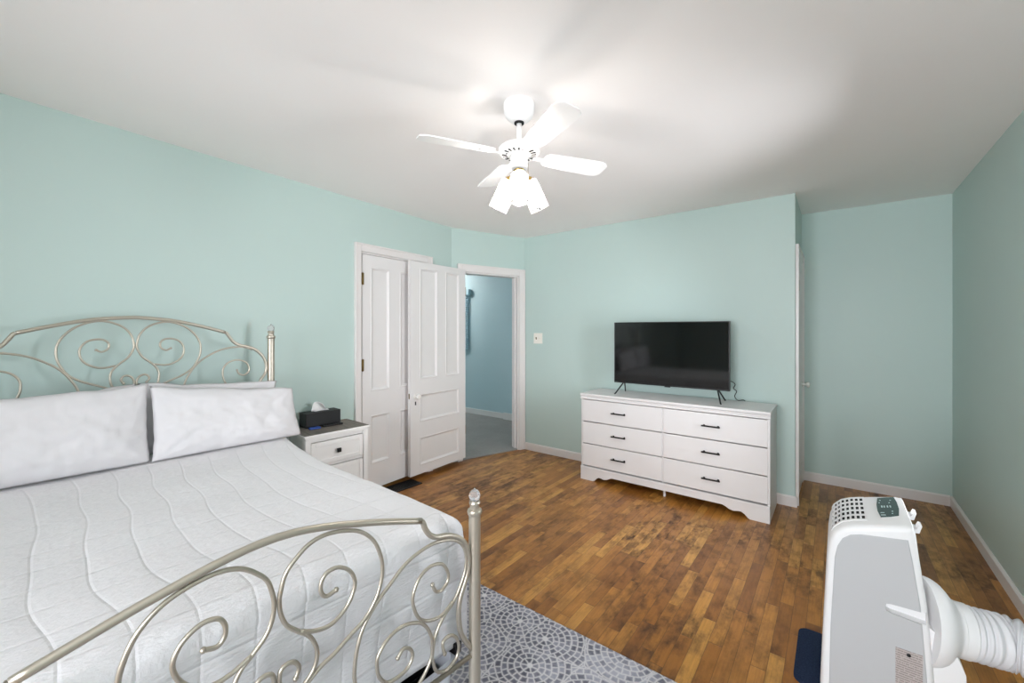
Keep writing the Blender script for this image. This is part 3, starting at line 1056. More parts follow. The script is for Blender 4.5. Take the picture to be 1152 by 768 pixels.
# quilt
def quilt():
    bm = BM()
    uvl = bm.loops.layers.uv.new('UVMap')
    W0, D0, D1, ZB, RAD = 0.672, 0.06, 1.805, 0.245, 0.07

    def zt(s, d):
        e = max(0.0, 1 - d / 0.9)
        return 0.738 + 0.022 * e * e

    def place(s, d, drop, ns, nd, corner=0.0):
        """point on top (drop=0) or down a side whose outward direction is (nd, ns)"""
        z = zt(s, d)
        if drop <= 0:
            x, y = d, s
            # pillow-soft rolled edge
            ed = min(W0 - abs(s), D1 - d)
            if ed < RAD:
                tt = 1 - ed / RAD
                z -= RAD * (1 - math.sqrt(max(0.0, 1 - tt * tt)))
        else:
            z = z - RAD - drop
            flare = 0.012 * math.sin(min(1, drop / 0.12) * PI / 2)
            fold = 0.010 * (drop / 0.45) * math.sin((s * 9 if nd else d * 7) + 0.6) + 0.006 * noise.noise(Vector((s * 5, d * 5, drop * 6)))
            x = d + nd * (flare + fold)
            y = s + ns * (flare + fold)
        x += y * 0.052 * max(0.0, x / 1.8)
        z += 0.005 * noise.noise(Vector((x * 3, y * 3, 0.5))) + 0.003 * noise.noise(Vector((x * 8, y * 8, 2.5)))
        wide = 0.13 * max(0.0, 1 - max(0.0, x) / 0.75) ** 1.5
        y *= 1 + wide
        return Vector((x, y, z))

    cache = {}

    def V(p):
        kk = (round(p.x, 4), round(p.y, 4), round(p.z, 4))
        if kk not in cache:
            cache[kk] = bm.verts.new(p)
        return cache[kk]

    def patch(fn, us, vs, flip=False):
        g = [[fn(u, v) for v in vs] for u in us]
        for i in range(len(us) - 1):
            for j in range(len(vs) - 1):
                c = [g[i][j], g[i + 1][j], g[i + 1][j + 1], g[i][j + 1]]
                v4 = [V(q[0]) for q in c]
                if len(set(v4)) < 3:
                    continue
                try:
                    f = bm.faces.new(v4)
                except ValueError:
                    continue
                f.smooth = True
                for lp, q in zip(f.loops, c):
                    lp[uvl].uv = q[1]

    def lsp(a, b, n):
        return [a + (b - a) * i / n for i in range(n + 1)]

    def dense(a, b, n, lo=True, hi=True):
        out = set(lsp(a, b, n))
        for q in (0.001, 0.004, 0.009, 0.016, 0.026, 0.038, 0.053, 0.07):
            if lo:
                out.add(a + q)
            if hi:
                out.add(b - q)
        return sorted(out)

    SS = dense(-W0, W0, 44)
    DD = dense(D0, D1, 56, lo=False)
    drops = [0, 0.008, 0.018, 0.035, 0.06, 0.1, 0.15, 0.2, 0.26, 0.32, 0.36, 0.39, 0.408]
    patch(lambda s, d: (place(s, d, 0, 0, 0), (s, d)), SS, DD)

    def rtop(s, d):
        return RAD

    for sg in (1, -1):
        patch(lambda dr, d: (place(sg * W0, d, dr, sg, 0), (sg * (W0 + RAD * 0.4 + dr), d)), drops, DD)
    patch(lambda dr, s: (place(s, D1, dr, 0, 1), (s, D1 + RAD * 0.4 + dr)), drops, SS)
    # rounded vertical corner at the foot
    for sg in (1, -1):
        angs = lsp(0, PI / 2, 6)
        patch(lambda dr, a: (place(sg * W0, D1, dr, sg * math.cos(a), math.sin(a)), (sg * (W0 + 0.02) - sg * 0.02 * a, D1 + RAD * 0.4 + dr)), drops, angs)
    # head end closes flat down behind the pillows
    patch(lambda dr, s: (place(s, D0, dr, 0, 0), (s, -dr)), drops, SS)
    o = obj('quilt', bm, M['quilt'], loc=(HC.x, HC.y, 0), rotz=BROT)
    sd = o.modifiers.new('thickness', 'SOLIDIFY')
    sd.thickness = 0.008
    sd.offset = -1
    return o


tag(quilt(), 'white channel stitched quilt draped over the bed to near the floor', 'quilt')


# pillows
def pillow(name, label, s0, s1, zb, zt0, zt1, d_bot, d_top, thick, seed, group, skew=0.0, nu=56, nv=36):
    bm = BM()
    front, back = [], []
    rnd = Vector((seed * 3.1, seed * 1.7, seed))
    for i in range(nu + 1):
        u = -1 + 2 * i / nu
        fr, bk = [], []
        for j in range(nv + 1):
            v = -1 + 2 * j / nv
            pin = 1 - 0.05 * (1 - abs(v) ** 3) * (abs(u) ** 8) - 0.0
            prof = max(0.0, (1 - abs(u) ** 3.2)) ** 0.55 * max(0.0, (1 - abs(v) ** 2.4)) ** 0.6
            s = s0 + (s1 - s0) * (0.5 + 0.5 * u * (1 - 0.03 * (1 - v * v))) + skew * (0.5 - 0.5 * v) * (0.5 + 0.5 * u) ** 2 + 0.006 * noise.noise(Vector((v * 3.5, seed * 2.0, 9))) * abs(u) ** 6
            ztop = zt0 + (zt1 - zt0) * (0.5 + 0.5 * u)
            vv = v * (1 - 0.06 * (1 - u * u) * (1 if v > 0 else 0.2))
            f = 0.5 + 0.5 * vv
            z = zb + (ztop - zb) * f
            dc = d_bot + (d_top - d_bot) * f
            belly = 1.0 + 0.25 * (-v) * (1 - v * v)
            wr = 0.014 * noise.noise(Vector((u * 2.2, v * 2.0, 0)) + rnd) + 0.008 * noise.noise(Vector((u * 6 + v * 2, v * 4 - u * 2, 3)) + rnd) + 0.004 * noise.noise(Vector((u * 16, v * 5 + u * 4, 5)) + rnd)
            edge = prof ** 0.5
            # creases running in from the corners
            cr = 0.0
            for cu, cv in ((-1, -1), (1, -1), (1, 1), (-1, 1)):
                a = math.atan2((v - cv), (u - cu) * 1.6)
                rr = math.hypot(u - cu, v - cv)
                cr += 0.009 * math.sin(a * 14 + seed) * math.exp(-rr * 2.6) * min(1, rr * 4)
            zz = z + 0.009 * noise.noise(Vector((u * 3.5, seed * 1.3, 2))) * max(0.0, v) ** 2
            h = thick / 2 * prof * belly
            fr.append(Vector((dc + h + (wr + cr) * edge, s, zz)))
            bk.append(Vector((dc - h * 0.75, s, zz)))
        front.append(fr)
        back.append(bk)
    vf = [[bm.verts.new(p) for p in row] for row in front]
    vb = [[vf[i][j] if i in (0, nu) or j in (0, nv) else bm.verts.new(back[i][j]) for j in range(nv + 1)] for i in range(nu + 1)]
    for i in range(nu):
        for j in range(nv):
            bm.faces.new((vf[i][j], vf[i + 1][j], vf[i + 1][j + 1], vf[i][j + 1]))
            bm.faces.new((vb[i][j], vb[i][j + 1], vb[i + 1][j + 1], vb[i + 1][j]))
    return tag(obj(name, bm, M['pillow'], loc=(HC.x, HC.y, 0), rotz=BROT, smooth=True), label, 'pillow', group)


pillow('pillow', 'white pillow at the nightstand side of the bed, behind the front pillow', 0.0, 0.685, 0.768, 1.150, 1.100, 0.085, 0.055, 0.06, 4, 'pillows on the bed')
pillow('pillow', 'white pillow at the far left of the bed, behind the front pillow', -0.68, -0.01, 0.768, 1.06, 1.150, 0.085, 0.055, 0.06, 5, 'pillows on the bed')
pillow('pillow', 'large white front pillow nearest the nightstand, its open end hanging over', 0.032, 0.742, 0.757, 1.140, 1.062, 0.225, 0.165, 0.14, 1, 'pillows on the bed', 0.03)
pillow('pillow', 'large white front pillow on the far left of the bed', -0.69, 0.026, 0.757, 1.145, 1.150, 0.215, 0.165, 0.15, 2, 'pillows on the bed')

# bin under the foot of the bed
q = thing('storage_bin', 'white plastic bin with dark things inside, under the foot of the bed', 'bin', (HC.x, HC.y, 0.009), BROT)
bm = BM()
cxb, cyb = 1.735, 0.46


def rrect(hx, hy, r, n=6):
    out = []
    for sx, sy, a0 in ((1, 1, 0), (-1, 1, 90), (-1, -1, 180), (1, -1, 270)):
        for k in range(n):
            a = R(a0 + 90 * k / (n - 1))
            out.append((sx * (hx - r) + r * math.cos(a), sy * (hy - r) + r * math.sin(a)))
    return out


def loft(bm, rings, closed_bottom=True, closed_top=False, smooth=False):
    vs = [[bm.verts.new(p) for p in rg] for rg in rings]
    n = len(vs[0])
    for a, b in zip(vs[:-1], vs[1:]):
        for k in range(n):
            f = bm.faces.new((a[k], a[(k + 1) % n], b[(k + 1) % n], b[k]))
            f.smooth = smooth
    if closed_bottom:
        bm.faces.new(list(reversed(vs[0])))
    if closed_top:
        bm.faces.new(vs[-1])
    return vs


def ringz(hx, hy, r, z):
    return [(cxb + a, cyb + b, z) for a, b in rrect(hx, hy, r)]


loft(bm, [ringz(0.10, 0.15, 0.03, 0.0), ringz(0.115, 0.165, 0.03, 0.205), ringz(0.13, 0.18, 0.035, 0.207), ringz(0.13, 0.18, 0.035, 0.216), ringz(0.112, 0.162, 0.03, 0.216), ringz(0.097, 0.147, 0.028, 0.005)], True, True)
obj('bin_tub', bm, M['bin'], q)
bm = BM()
add_box(bm, cxb - 0.085, cxb + 0.02, cyb - 0.12, cyb + 0.13, 0.008, 0.15, bev=0.008)
add_box(bm, cxb + 0.03, cxb + 0.085, cyb - 0.05, cyb + 0.12, 0.008, 0.165, bev=0.008)
obj('bin_contents', bm, M['black_plastic'], q)

# ------------------------------------------------------------------ nightstand
NS = thing('nightstand', 'white nightstand with grey brown wood top between the bed and the shut door', 'nightstand', (-2.812, 1.603, 0), R(-2.6))
NW, ND, NT_Z = 0.232, 0.335, 0.715             # half width (y), depth (toward -x), top height
bm = BM()
prof = [(0.0, NT_Z - 0.034), (-0.006, NT_Z - 0.030), (0.0, NT_Z - 0.022), (0.006, NT_Z - 0.016), (0.006, NT_Z - 0.004), (0.002, NT_Z)]
add_box(bm, -ND, 0.0, -NW, NW, NT_Z - 0.034, NT_Z - 0.016, bev=0.003)
add_box(bm, -ND, 0.010, -NW - 0.010, NW + 0.010, NT_Z - 0.018, NT_Z - 0.002, bev=0.004)
obj('top', bm, M['nightstand'], NS)
bm = BM()
add_box(bm, -ND + 0.004, 0.004, -NW - 0.004, NW + 0.004, NT_Z - 0.004, NT_Z, bev=0.0015)
o = obj('top_board', bm, M['wood_top'], NS)
o['label'] = 'grey brown wood grain surface'
bm = BM()
add_box(bm, -ND + 0.01, -0.022, -NW + 0.012, -NW + 0.03, 0.06, NT_Z - 0.034)
add_box(bm, -ND + 0.01, -0.022, NW - 0.03, NW - 0.012, 0.06, NT_Z - 0.034)
add_box(bm, -ND + 0.01, -ND + 0.022, -NW + 0.03, NW - 0.03, 0.06, NT_Z - 0.034)
add_box(bm, -ND + 0.022, -0.022, -NW + 0.03, NW - 0.03, 0.07, 0.085)
add_box(bm, -0.036, -0.022, -NW + 0.03, NW - 0.03, NT_Z - 0.058, NT_Z - 0.034)
add_box(bm, -0.036, -0.022, -NW + 0.03, NW - 0.03, 0.475, 0.492)
add_box(bm, -0.036, -0.022, -NW + 0.03, NW - 0.03, 0.075, 0.10)
obj('body', bm, M['nightstand'], NS)
for sx, sy in ((-ND + 0.025, -1), (-ND + 0.025, 1), (-0.022, -1), (-0.022, 1)):
    bm = BM()
    add_box(bm, sx - 0.016, sx + 0.020, sy * (NW - 0.018) - 0.018, sy * (NW - 0.018) + 0.018, 0.0, NT_Z - 0.035, bev=0.003)
    obj('leg', bm, M['nightstand'], NS)
for z0, z1 in ((0.494, NT_Z - 0.060), (0.292, 0.473), (0.102, 0.286)):
    bm = BM()
    y0, y1 = -NW + 0.040, NW - 0.040
    add_box(bm, -0.03, -0.013, y0, y1, z0 + 0.003, z1 - 0.003, bev=0.002)
    for a in ((y0, y0 + 0.03, z0 + 0.003, z1 - 0.003), (y1 - 0.03, y1, z0 + 0.003, z1 - 0.003), (y0 + 0.03, y1 - 0.03, z0 + 0.003, z0 + 0.033), (y0 + 0.03, y1 - 0.03, z1 - 0.033, z1 - 0.003)):
        add_box(bm, -0.014, -0.007, *a, bev=0.003)
    dr = obj('drawer', bm, M['nightstand'], NS)
    bm = BM()
    zc = (z0 + z1) / 2
    add_lathe(bm, [(0, 0.0), (0.006, 0.0), (0.006, 0.012), (0.0, 0.012)], 10, Matrix.Translation((-0.013, 0, zc)) @ Matrix.Rotation(R(90), 4, 'Y'))
    add_box(bm, -0.001, 0.013, -0.015, 0.015, zc - 0.015, zc + 0.015, bev=0.004)
    obj('knob', bm, M['black_metal'], dr)

# tissue box and small things on the nightstand
TB = thing('tissue_box', 'long black tissue box with a white tissue sticking out, on the nightstand', 'tissue box', (-3.088, 1.612, NT_Z), R(-2.6))
bm = BM()
add_box(bm, -0.055, 0.055, -0.132, 0.132, 0.0005, 0.106, bev=0.004)
obj('box', bm, M['black_box'], TB)
bm = BM()
n1, n2 = 14, 10
g = []
for i in range(n1 + 1):
    row = []
    for j in range(n2 + 1):
        u, v = i / n1, j / n2
        a = -0.055 + 0.11 * u
        hgt = 0.075 * math.sin(PI * min(1, u * 1.15)) * (1 - 0.45 * u) + 0.012
        y = a * (1 + 0.25 * v) + 0.008 * math.sin(v * 5)
        x = 0.016 * math.sin(u * 9 + v * 2.0) * (0.25 + v) + 0.012 * v * (u - 0.4)
        row.append(bm.verts.new((x, y, 0.103 + hgt * v)))
    g.append(row)
for i in range(n1):
    for j in range(n2):
        bm.faces.new((g[i][j], g[i + 1][j], g[i + 1][j + 1], g[i][j + 1]))
o = obj('tissue', bm, M['tissue'], TB, smooth=True)
o.modifiers.new('thickness', 'SOLIDIFY').thickness = 0.0012
bm = BM()
add_box(bm, -0.022, 0.022, -0.075, 0.075, 0.0005, 0.013, bev=0.005)
for k in range(7):
    add_box(bm, -0.012, -0.003, -0.06 + k * 0.018, -0.05 + k * 0.018, 0.013, 0.0145, bev=0.0006)
    add_box(bm, 0.003, 0.012, -0.06 + k * 0.018, -0.05 + k * 0.018, 0.013, 0.0145, bev=0.0006)
tag(obj('remote_control', bm, M['black_plastic'], loc=(-2.995, 1.655, NT_Z), rotz=R(-4)), 'slim black remote lying in front of the tissue box', 'remote')
bm = BM()
add_box(bm, -0.02, 0.02, -0.038, 0.038, 0.0005, 0.012, bev=0.004)
add_box(bm, -0.016, 0.016, -0.03, 0.03, 0.012, 0.0135, bev=0.001)
tag(obj('small_packet', bm, M['blue_pack'], loc=(-2.985, 1.515, NT_Z), rotz=R(-10)), 'small flat blue packet in front of the tissue box', 'packet')

# ------------------------------------------------------------------ dresser
DX0, DX1, DY0, DY1, DZ = -1.950, -0.385, 3.610, 4.035, 0.825
DR = thing('dresser', 'long white six drawer dresser with black bar pulls under the television', 'dresser', ((DX0 + DX1) / 2, DY0, 0))
cx = (DX0 + DX1) / 2
hw = (DX1 - DX0) / 2
dp = DY1 - DY0
bm = BM()
add_box(bm, -hw - 0.006, hw + 0.006, -0.014, dp, DZ - 0.022, DZ, bev=0.004)
obj('top', bm, M['dresser'], DR)
bm = BM()
prof = [(-0.012, DZ - 0.024), (-0.012, DZ - 0.032), (-0.004, DZ - 0.036), (-0.004, DZ - 0.040), (-0.010, DZ - 0.046), (-0.010, DZ - 0.052), (0.004, DZ - 0.058), (0.02, DZ - 0.058), (0.02, DZ - 0.024)]
add_prism(bm, prof, 'x', -hw - 0.002, hw + 0.002)
obj('crown_moulding', bm, M['dresser'], DR)
bm = BM()
for sx in (-1, 1):
    a, b = sorted((sx * hw, sx * (hw - 0.018)))
    add_box(bm, a, b, 0.0, dp, 0.0, DZ - 0.023, bev=0.0015)
add_box(bm, -hw + 0.018, hw - 0.018, dp - 0.012, dp, 0.12, DZ - 0.023)
add_box(bm, -hw + 0.018, hw - 0.018, 0.012, dp - 0.012, 0.11, 0.128)
add_box(bm, -0.008, 0.008, 0.004, 0.3, 0.13, DZ - 0.06)
obj('body', bm, M['dresser'], DR)
# apron with the scalloped lower edge
bm = BM()
half = [(hw, 0.0), (hw - 0.13, 0.0), (hw - 0.145, 0.008), (hw - 0.165, 0.03), (hw - 0.19, 0.045), (hw - 0.215, 0.042), (hw - 0.24, 0.036), (hw - 0.27, 0.042), (hw - 0.30, 0.058), (hw - 0.32, 0.066)]
out = [(a, b) for a, b in half] + [(-a, b) for a, b in reversed(half)] + [(-hw, 0.128), (hw, 0.128)]
add_prism(bm, out, 'y', -0.012, 0.011)
add_box(bm, -hw, hw, -0.016, -0.012, 0.106, 0.128, bev=0.0015)
obj('apron', bm, M['dresser'], DR)
bm = BM()
add_box(bm, -0.009, 0.009, 0.03, 0.05, 0.0, 0.11, bev=0.003)
obj('middle_foot', bm, M['dresser'], DR)
rows = [(0.140, 0.343), (0.351, 0.553), (0.561, 0.764)]
for xa, xb, hc in ((-hw + 0.02, -0.006, -1.562 - cx), (0.006, hw - 0.012, -0.787 - cx)):
    for z0, z1 in rows:
        bm = BM()
        add_box(bm, xa + 0.002, xb - 0.002, -0.008, 0.012, z0, z1, bev=0.0025)
        dr = obj('drawer', bm, M['dresser'], DR)
        bm = BM()
        zc = (z0 + z1) / 2 + 0.004
        for sx in (-0.052, 0.052):
            add_tube(bm, [(hc + sx, -0.008, zc), (hc + sx, -0.034, zc)], 0.0055, 10)
            add_lathe(bm, [(0, 0), (0.009, 0), (0.009, 0.003), (0.006, 0.005)], 12, Matrix.Translation((hc + sx, -0.008, zc)) @ Matrix.Rotation(R(90), 4, 'X'))
        add_tube(bm, [(hc - 0.068, -0.034, zc), (hc - 0.064, -0.034, zc), (hc + 0.064, -0.034, zc), (hc + 0.068, -0.034, zc)], 0.0065, 10)
        o = obj('handle', bm, M['black_metal'], dr, auto=40)
        o['label'] = 'black bar pull'

# ------------------------------------------------------------------ television
TV = thing('television', 'flat black television switched off on the white dresser', 'television', (-1.197, 3.82, DZ))
TX0, TX1, TZ0, TZ1 = -1.703 + 1.197, -0.692 + 1.197, 0.926 - DZ, 1.506 - DZ
bm = BM()
add_box(bm, TX0, TX1, 0.002, 0.035, TZ0, TZ1, bev=0.004)
add_box(bm, TX0 + 0.12, TX1 - 0.12, 0.03, 0.075, TZ0 + 0.04, TZ1 - 0.14, bev=0.012)
obj('housing', bm, M['black_plastic'], TV)
bm = BM()
for a in ((TX0, TX0 + 0.008, TZ0, TZ1), (TX1 - 0.008, TX1, TZ0, TZ1)):
    add_box(bm, a[0], a[1], -0.004, 0.003, a[2], a[3], bev=0.0015)
add_box(bm, TX0 + 0.008, TX1 - 0.008, -0.004, 0.003, TZ0, TZ0 + 0.014, bev=0.0015)
add_box(bm, TX0 + 0.008, TX1 - 0.008, -0.004, 0.003, TZ1 - 0.008, TZ1, bev=0.0015)
add_box(bm, -0.025, 0.025, -0.004, 0.006, TZ0 - 0.008, TZ0, bev=0.001)
obj('bezel', bm, M['black_plastic'], TV)
bm = BM()
add_box(bm, TX0 + 0.008, TX1 - 0.008, -0.001, 0.002, TZ0 + 0.014, TZ1 - 0.008)
o = obj('screen', bm, M['screen'], TV)
o['label'] = 'dark glossy screen'
for sx in (TX0 + 0.095, TX1 - 0.095):
    bm = BM()
    s_ = -1 if sx < 0 else 1
    for ye, xe in ((-0.095, 0.045 * s_), (0.125, 0.035 * s_)):
        top = Vector((sx, 0.015 + (0.008 if ye > 0 else -0.008), TZ0 + 0.01))
        bot = Vector((sx + xe, ye, 0.007))
        add_tube(bm, [top, top.lerp(bot, 0.5), bot, bot + Vector((xe * 0.08, ye * 0.06, -0.0005))], 0.0062, 8)
    obj('foot', bm, M['black_plastic'], TV)
bm = BM()
P = spline([(-0.84, 3.905, 0.99), (-0.71, 3.915, 1.00), (-0.672, 3.93, 0.975), (-0.685, 3.935, 0.94), (-0.662, 3.94, 0.915), (-0.68, 3.96, 0.87), (-0.66, 3.99, 0.834), (-0.62, 4.045, 0.829), (-0.60, 4.058, 0.76), (-0.60, 4.058, 0.55)], 8)
add_tube(bm, P, 0.0035, 8)
tag(obj('power_cable', bm, M['black_plastic']), 'thin black cable curling out behind the right edge of the television', 'cable')

# ------------------------------------------------------------------ ceiling fan
FX, FY = -1.228, 1.640
FAN = thing('ceiling_fan', 'white four blade ceiling fan with three lit cut glass shades', 'ceiling fan', (FX, FY, H))
bm = BM()
add_lathe(bm, [(0.0, 0.0), (0.074, 0.0), (0.076, -0.008), (0.074, -0.045), (0.064, -0.068), (0.045, -0.085), (0.030, -0.092), (0.0, -0.092)], 32)
obj('canopy', bm, M['fan_white'], FAN, auto=50)
bm = BM()
add_lathe(bm, [(0.0, -0.0925), (0.024, -0.0925), (0.024, -0.100), (0.0, -0.100)], 20)
obj('hanger_ball', bm, M['dark_hole'], FAN)
bm = BM()
add_tube(bm, [(0, 0, -0.09), (0, 0, -0.20)], 0.0125, 14)
obj('downrod', bm, M['fan_white'], FAN)
bm = BM()
add_lathe(bm, [(0.0, -0.195), (0.02, -0.195), (0.045, -0.200), (0.085, -0.210), (0.100, -0.222), (0.102, -0.236), (0.094, -0.248), (0.06, -0.252), (0.0, -0.252)], 36)
mh = obj('motor_housing', bm, M['fan_white'], FAN, auto=50)
bm = BM()
for k in range(20):
    a = 2 * PI * k / 20
    m = Matrix.Rotation(a, 4, 'Z')
    b2 = BM()
    add_box(b2, 0.060, 0.084, -0.0045, 0.0045, -0.2525, -0.2495)
    b2.transform(m)
    tmp = bpy.data.meshes.new('slot')
    b2.to_mesh(tmp)
    b2.free()
    bm.from_mesh(tmp)
    bpy.data.meshes.remove(tmp)
obj('vent_slots', bm, M['dark_hole'], mh)
bm = BM()
add_lathe(bm, [(0.0, -0.2525), (0.034, -0.2525), (0.042, -0.258), (0.043, -0.305), (0.040, -0.318), (0.028, -0.322), (0.0, -0.322)], 28)
obj('switch_housing', bm, M['fan_white'], FAN, auto=50)
bm = BM()
add_lathe(bm, [(0.0, -0.3225), (0.024, -0.3225), (0.030, -0.330), (0.026, -0.345), (0.012, -0.356), (0.006, -0.366), (0.0, -0.368)], 24)
obj('light_fitter', bm, M['brass'], FAN, auto=50)

BLADE_Z = -0.252
for k in range(4):
    a = R(61 + 90 * k)
    rot = Matrix.Rotation(a, 4, 'Z')
    pitch = Matrix.Translation((0.3, 0, BLADE_Z)) @ Matrix.Rotation(R(-12), 4, 'X') @ Matrix.Translation((-0.3, 0, 0))
    bm = BM()
    outl = [(0.135, -0.030), (0.150, -0.046), (0.20, -0.052), (0.44, -0.062), (0.472, -0.056), (0.493, -0.036), (0.493, 0.036), (0.472, 0.056), (0.44, 0.062), (0.20, 0.052), (0.150, 0.046), (0.135, 0.030)]
    add_prism(bm, outl, 'z', -0.003, 0.003)
    bm.transform(rot @ pitch)
    bl = obj('blade', bm, M['fan_white'], FAN)
    bm = BM()
    iron = [(0.075, -0.012), (0.125, -0.010), (0.150, -0.026), (0.185, -0.030), (0.20, -0.018), (0.208, 0.0), (0.20, 0.018), (0.185, 0.030), (0.150, 0.026), (0.125, 0.010), (0.075, 0.012)]
    add_prism(bm, iron, 'z', -0.0075, -0.0032)
    for sx, sy in ((0.16, -0.016), (0.16, 0.016), (0.192, 0.0)):
        add_lathe(bm, [(0, -0.0095), (0.004, -0.009), (0.005, -0.0075)], 8, Matrix.Translation((sx, sy, 0)))
    bm.transform(rot @ pitch)
    obj('blade_iron', bm, M['fan_white'], bl)

for k in range(3):
    az = R(37.8 + 30 + 120 * k)
    tilt = R(30)
    base = Vector((0.036 * math.cos(az), 0.036 * math.sin(az), -0.350))
    m = Matrix.Translation(base) @ Matrix.Rotation(az, 4, 'Z') @ Matrix.Rotation(-tilt, 4, 'Y')
    bm = BM()
    add_lathe(bm, [(0.0, 0.008), (0.012, 0.008), (0.014, -0.004), (0.028, -0.014), (0.029, -0.026), (0.0, -0.026)], 20, m)
    hd = obj('lamp_holder', bm, M['brass'], FAN, auto=50)
    bm = BM()
    add_lathe(bm, [(0.026, -0.024), (0.036, -0.026), (0.043, -0.034), (0.045, -0.06), (0.0485, -0.176), (0.0455, -0.176), (0.042, -0.06), (0.040, -0.037), (0.033, -0.029), (0.026, -0.027)], 36, m)
    obj('lamp_shade', bm, M['shade'], hd, auto=50)
    bm = BM()
    add_lathe(bm, [(0.0, -0.028), (0.011, -0.028), (0.013, -0.045), (0.023, -0.068), (0.026, -0.085), (0.022, -0.104), (0.012, -0.114), (0.0, -0.117)], 20, m)
    obj('bulb', bm, M['bulb'], hd)
for cax, ln in ((0.9, 0.085), (2.6, 0.06)):
    bm = BM()
    x, y = 0.046 * math.cos(cax), 0.046 * math.sin(cax)
    add_tube(bm, [(x * 0.9, y * 0.9, -0.285), (x, y, -0.288), (x, y, -0.288 - ln)], 0.0011, 6)
    add_lathe(bm, [(0, -0.288 - ln + 0.004), (0.003, -0.288 - ln), (0.004, -0.288 - ln - 0.012), (0, -0.288 - ln - 0.016)], 10, Matrix.Translation((x, y, 0)))
    obj('pull_chain', bm, M['old_brass'], FAN)

# ------------------------------------------------------------------ portable air conditioner
AY0, AY1 = 1.930, 2.264
AC = thing('air_conditioner', 'white portable air conditioner with a top grille, standing on the oak floor', 'air conditioner', (0.1, (AY0 + AY1) / 2, 0))
ax, ay = 0.1, (AY0 + AY1) / 2
PROF = [(-0.046, 0.03), (-0.047, 0.12), (-0.038, 0.336), (-0.026, 0.600), (-0.020, 0.650), (-0.006, 0.690), (0.018, 0.716), (0.050, 0.731), (0.120, 0.750), (0.185, 0.766), (0.204, 0.766), (0.211, 0.750), (0.221, 0.659), (0.240, 0.510), (0.256, 0.275), (0.262, 0.03)]


def prof_ring(inset, y, scale_bottom=True):
    """profile shrunk towards its inside by inset"""
    n = len(PROF)
    out = []
    for i, (x, z) in enumerate(PROF):
        p, q_ = Vector(PROF[i - 1]), Vector(PROF[(i + 1) % n])
        t_ = (q_ - p).normalized()
        nn = Vector((t_.y, -t_.x))
        out.append((x + nn.x * inset - ax, y - ay, z + nn.y * inset))
    return out


bm = BM()
rings = []
for ins, dy in ((0.020, 0.0), (0.010, 0.0015), (0.004, 0.006), (0.0, 0.016)):
    rings.append(prof_ring(ins, AY0 + dy))
for ins, dy in ((0.0, 0.016), (0.004, 0.006), (0.010, 0.0015), (0.020, 0.0)):
    rings.append(prof_ring(ins, AY1 - dy))
loft(bm, rings, True, True)
body = obj('body', bm, M['plastic'], AC, smooth=True, auto=35)

# pocket for the grip, cut into the side, then the raised side panel with the same pocket
def cutter(depth):
    b = BM()
    outl = [(0.134, 0.478), (0.137, 0.491), (0.148, 0.494), (0.2365, 0.497), (0.2365, 0.450), (0.148, 0.459), (0.137, 0.464)]
    v0 = [b.verts.new((x - ax, AY0 - 0.02 - ay, z)) for x, z in outl]
    v1 = [b.verts.new((x - ax, AY0 + depth - ay, 0.474 + (z - 0.474) * 0.7)) for x, z in outl]
    n = len(outl)
    b.faces.new(v0)
    b.faces.new(list(reversed(v1)))
    for i in range(n):
        b.faces.new((v0[i], v1[i], v1[(i + 1) % n], v0[(i + 1) % n]))
    bmesh.ops.recalc_face_normals(b, faces=b.faces)
    me = bpy.data.meshes.new('cutter')
    b.to_mesh(me)
    b.free()
    o = bpy.data.objects.new('cutter', me)
    COL.objects.link(o)
    o.parent = AC
    return o


def cut(target, c):
    md = target.modifiers.new('cut', 'BOOLEAN')
    md.operation = 'DIFFERENCE'
    md.solver = 'EXACT'
    md.object = c
    bpy.context.view_layer.update()
    dg = bpy.context.evaluated_depsgraph_get()
    me = bpy.data.meshes.new_from_object(target.evaluated_get(dg))
    old = target.data
    target.modifiers.clear()
    target.data = me
    bpy.data.meshes.remove(old)


PANEL = [(-0.022, 0.06), (-0.016, 0.35), (-0.004, 0.60), (0.004, 0.645), (0.018, 0.676), (0.040, 0.696), (0.070, 0.706), (0.192, 0.722), (0.203, 0.655), (0.222, 0.51), (0.237, 0.28), (0.242, 0.06)]
bm = BM()


def pring(ins, y):
    n = len(PANEL)
    out = []
    for i, (x, z) in enumerate(PANEL):
        t_ = (Vector(PANEL[(i + 1) % n]) - Vector(PANEL[i - 1])).normalized()
        out.append((x + t_.y * ins - ax, y - ay, z - t_.x * ins))
    return out


loft(bm, [pring(0.0, AY0 + 0.004), pring(0.0, AY0 - 0.002), pring(0.003, AY0 - 0.004)], True, True)
side = obj('side_panel', bm, M['shaded_plastic'], AC)
side['label'] = 'white side panel with painted shade and a sunk grip'
c = cutter(0.022)
cut(body, c)
cut(side, c)
bpy.data.objects.remove(c)

# top grille following the profile's shoulder
def path_point(d):
    """point and normal at arc length d along the shoulder/top of the profile"""
    pts = [Vector(p) for p in PROF[4:10]]
    for a, b in zip(pts[:-1], pts[1:]):
        L = (b - a).length
        if d <= L:
            t_ = (b - a).normalized()
            return a + t_ * d, Vector((-t_.y, t_.x))
        d -= L
    t_ = (pts[-1] - pts[-2]).normalized()
    return pts[-1], Vector((-t_.y, t_.x))


def strip_on_top(bm, d0, d1, y0, y1, h0, h1, n=1):
    rings = []
    for i in range(n + 1):
        p, nn = path_point(d0 + (d1 - d0) * i / n)
        a, b = p + nn * h0, p + nn * h1
        rings.append([(a.x - ax, y0 - ay, a.y), (a.x - ax, y1 - ay, a.y), (b.x - ax, y1 - ay, b.y), (b.x - ax, y0 - ay, b.y)])
    loft(bm, rings, True, True)


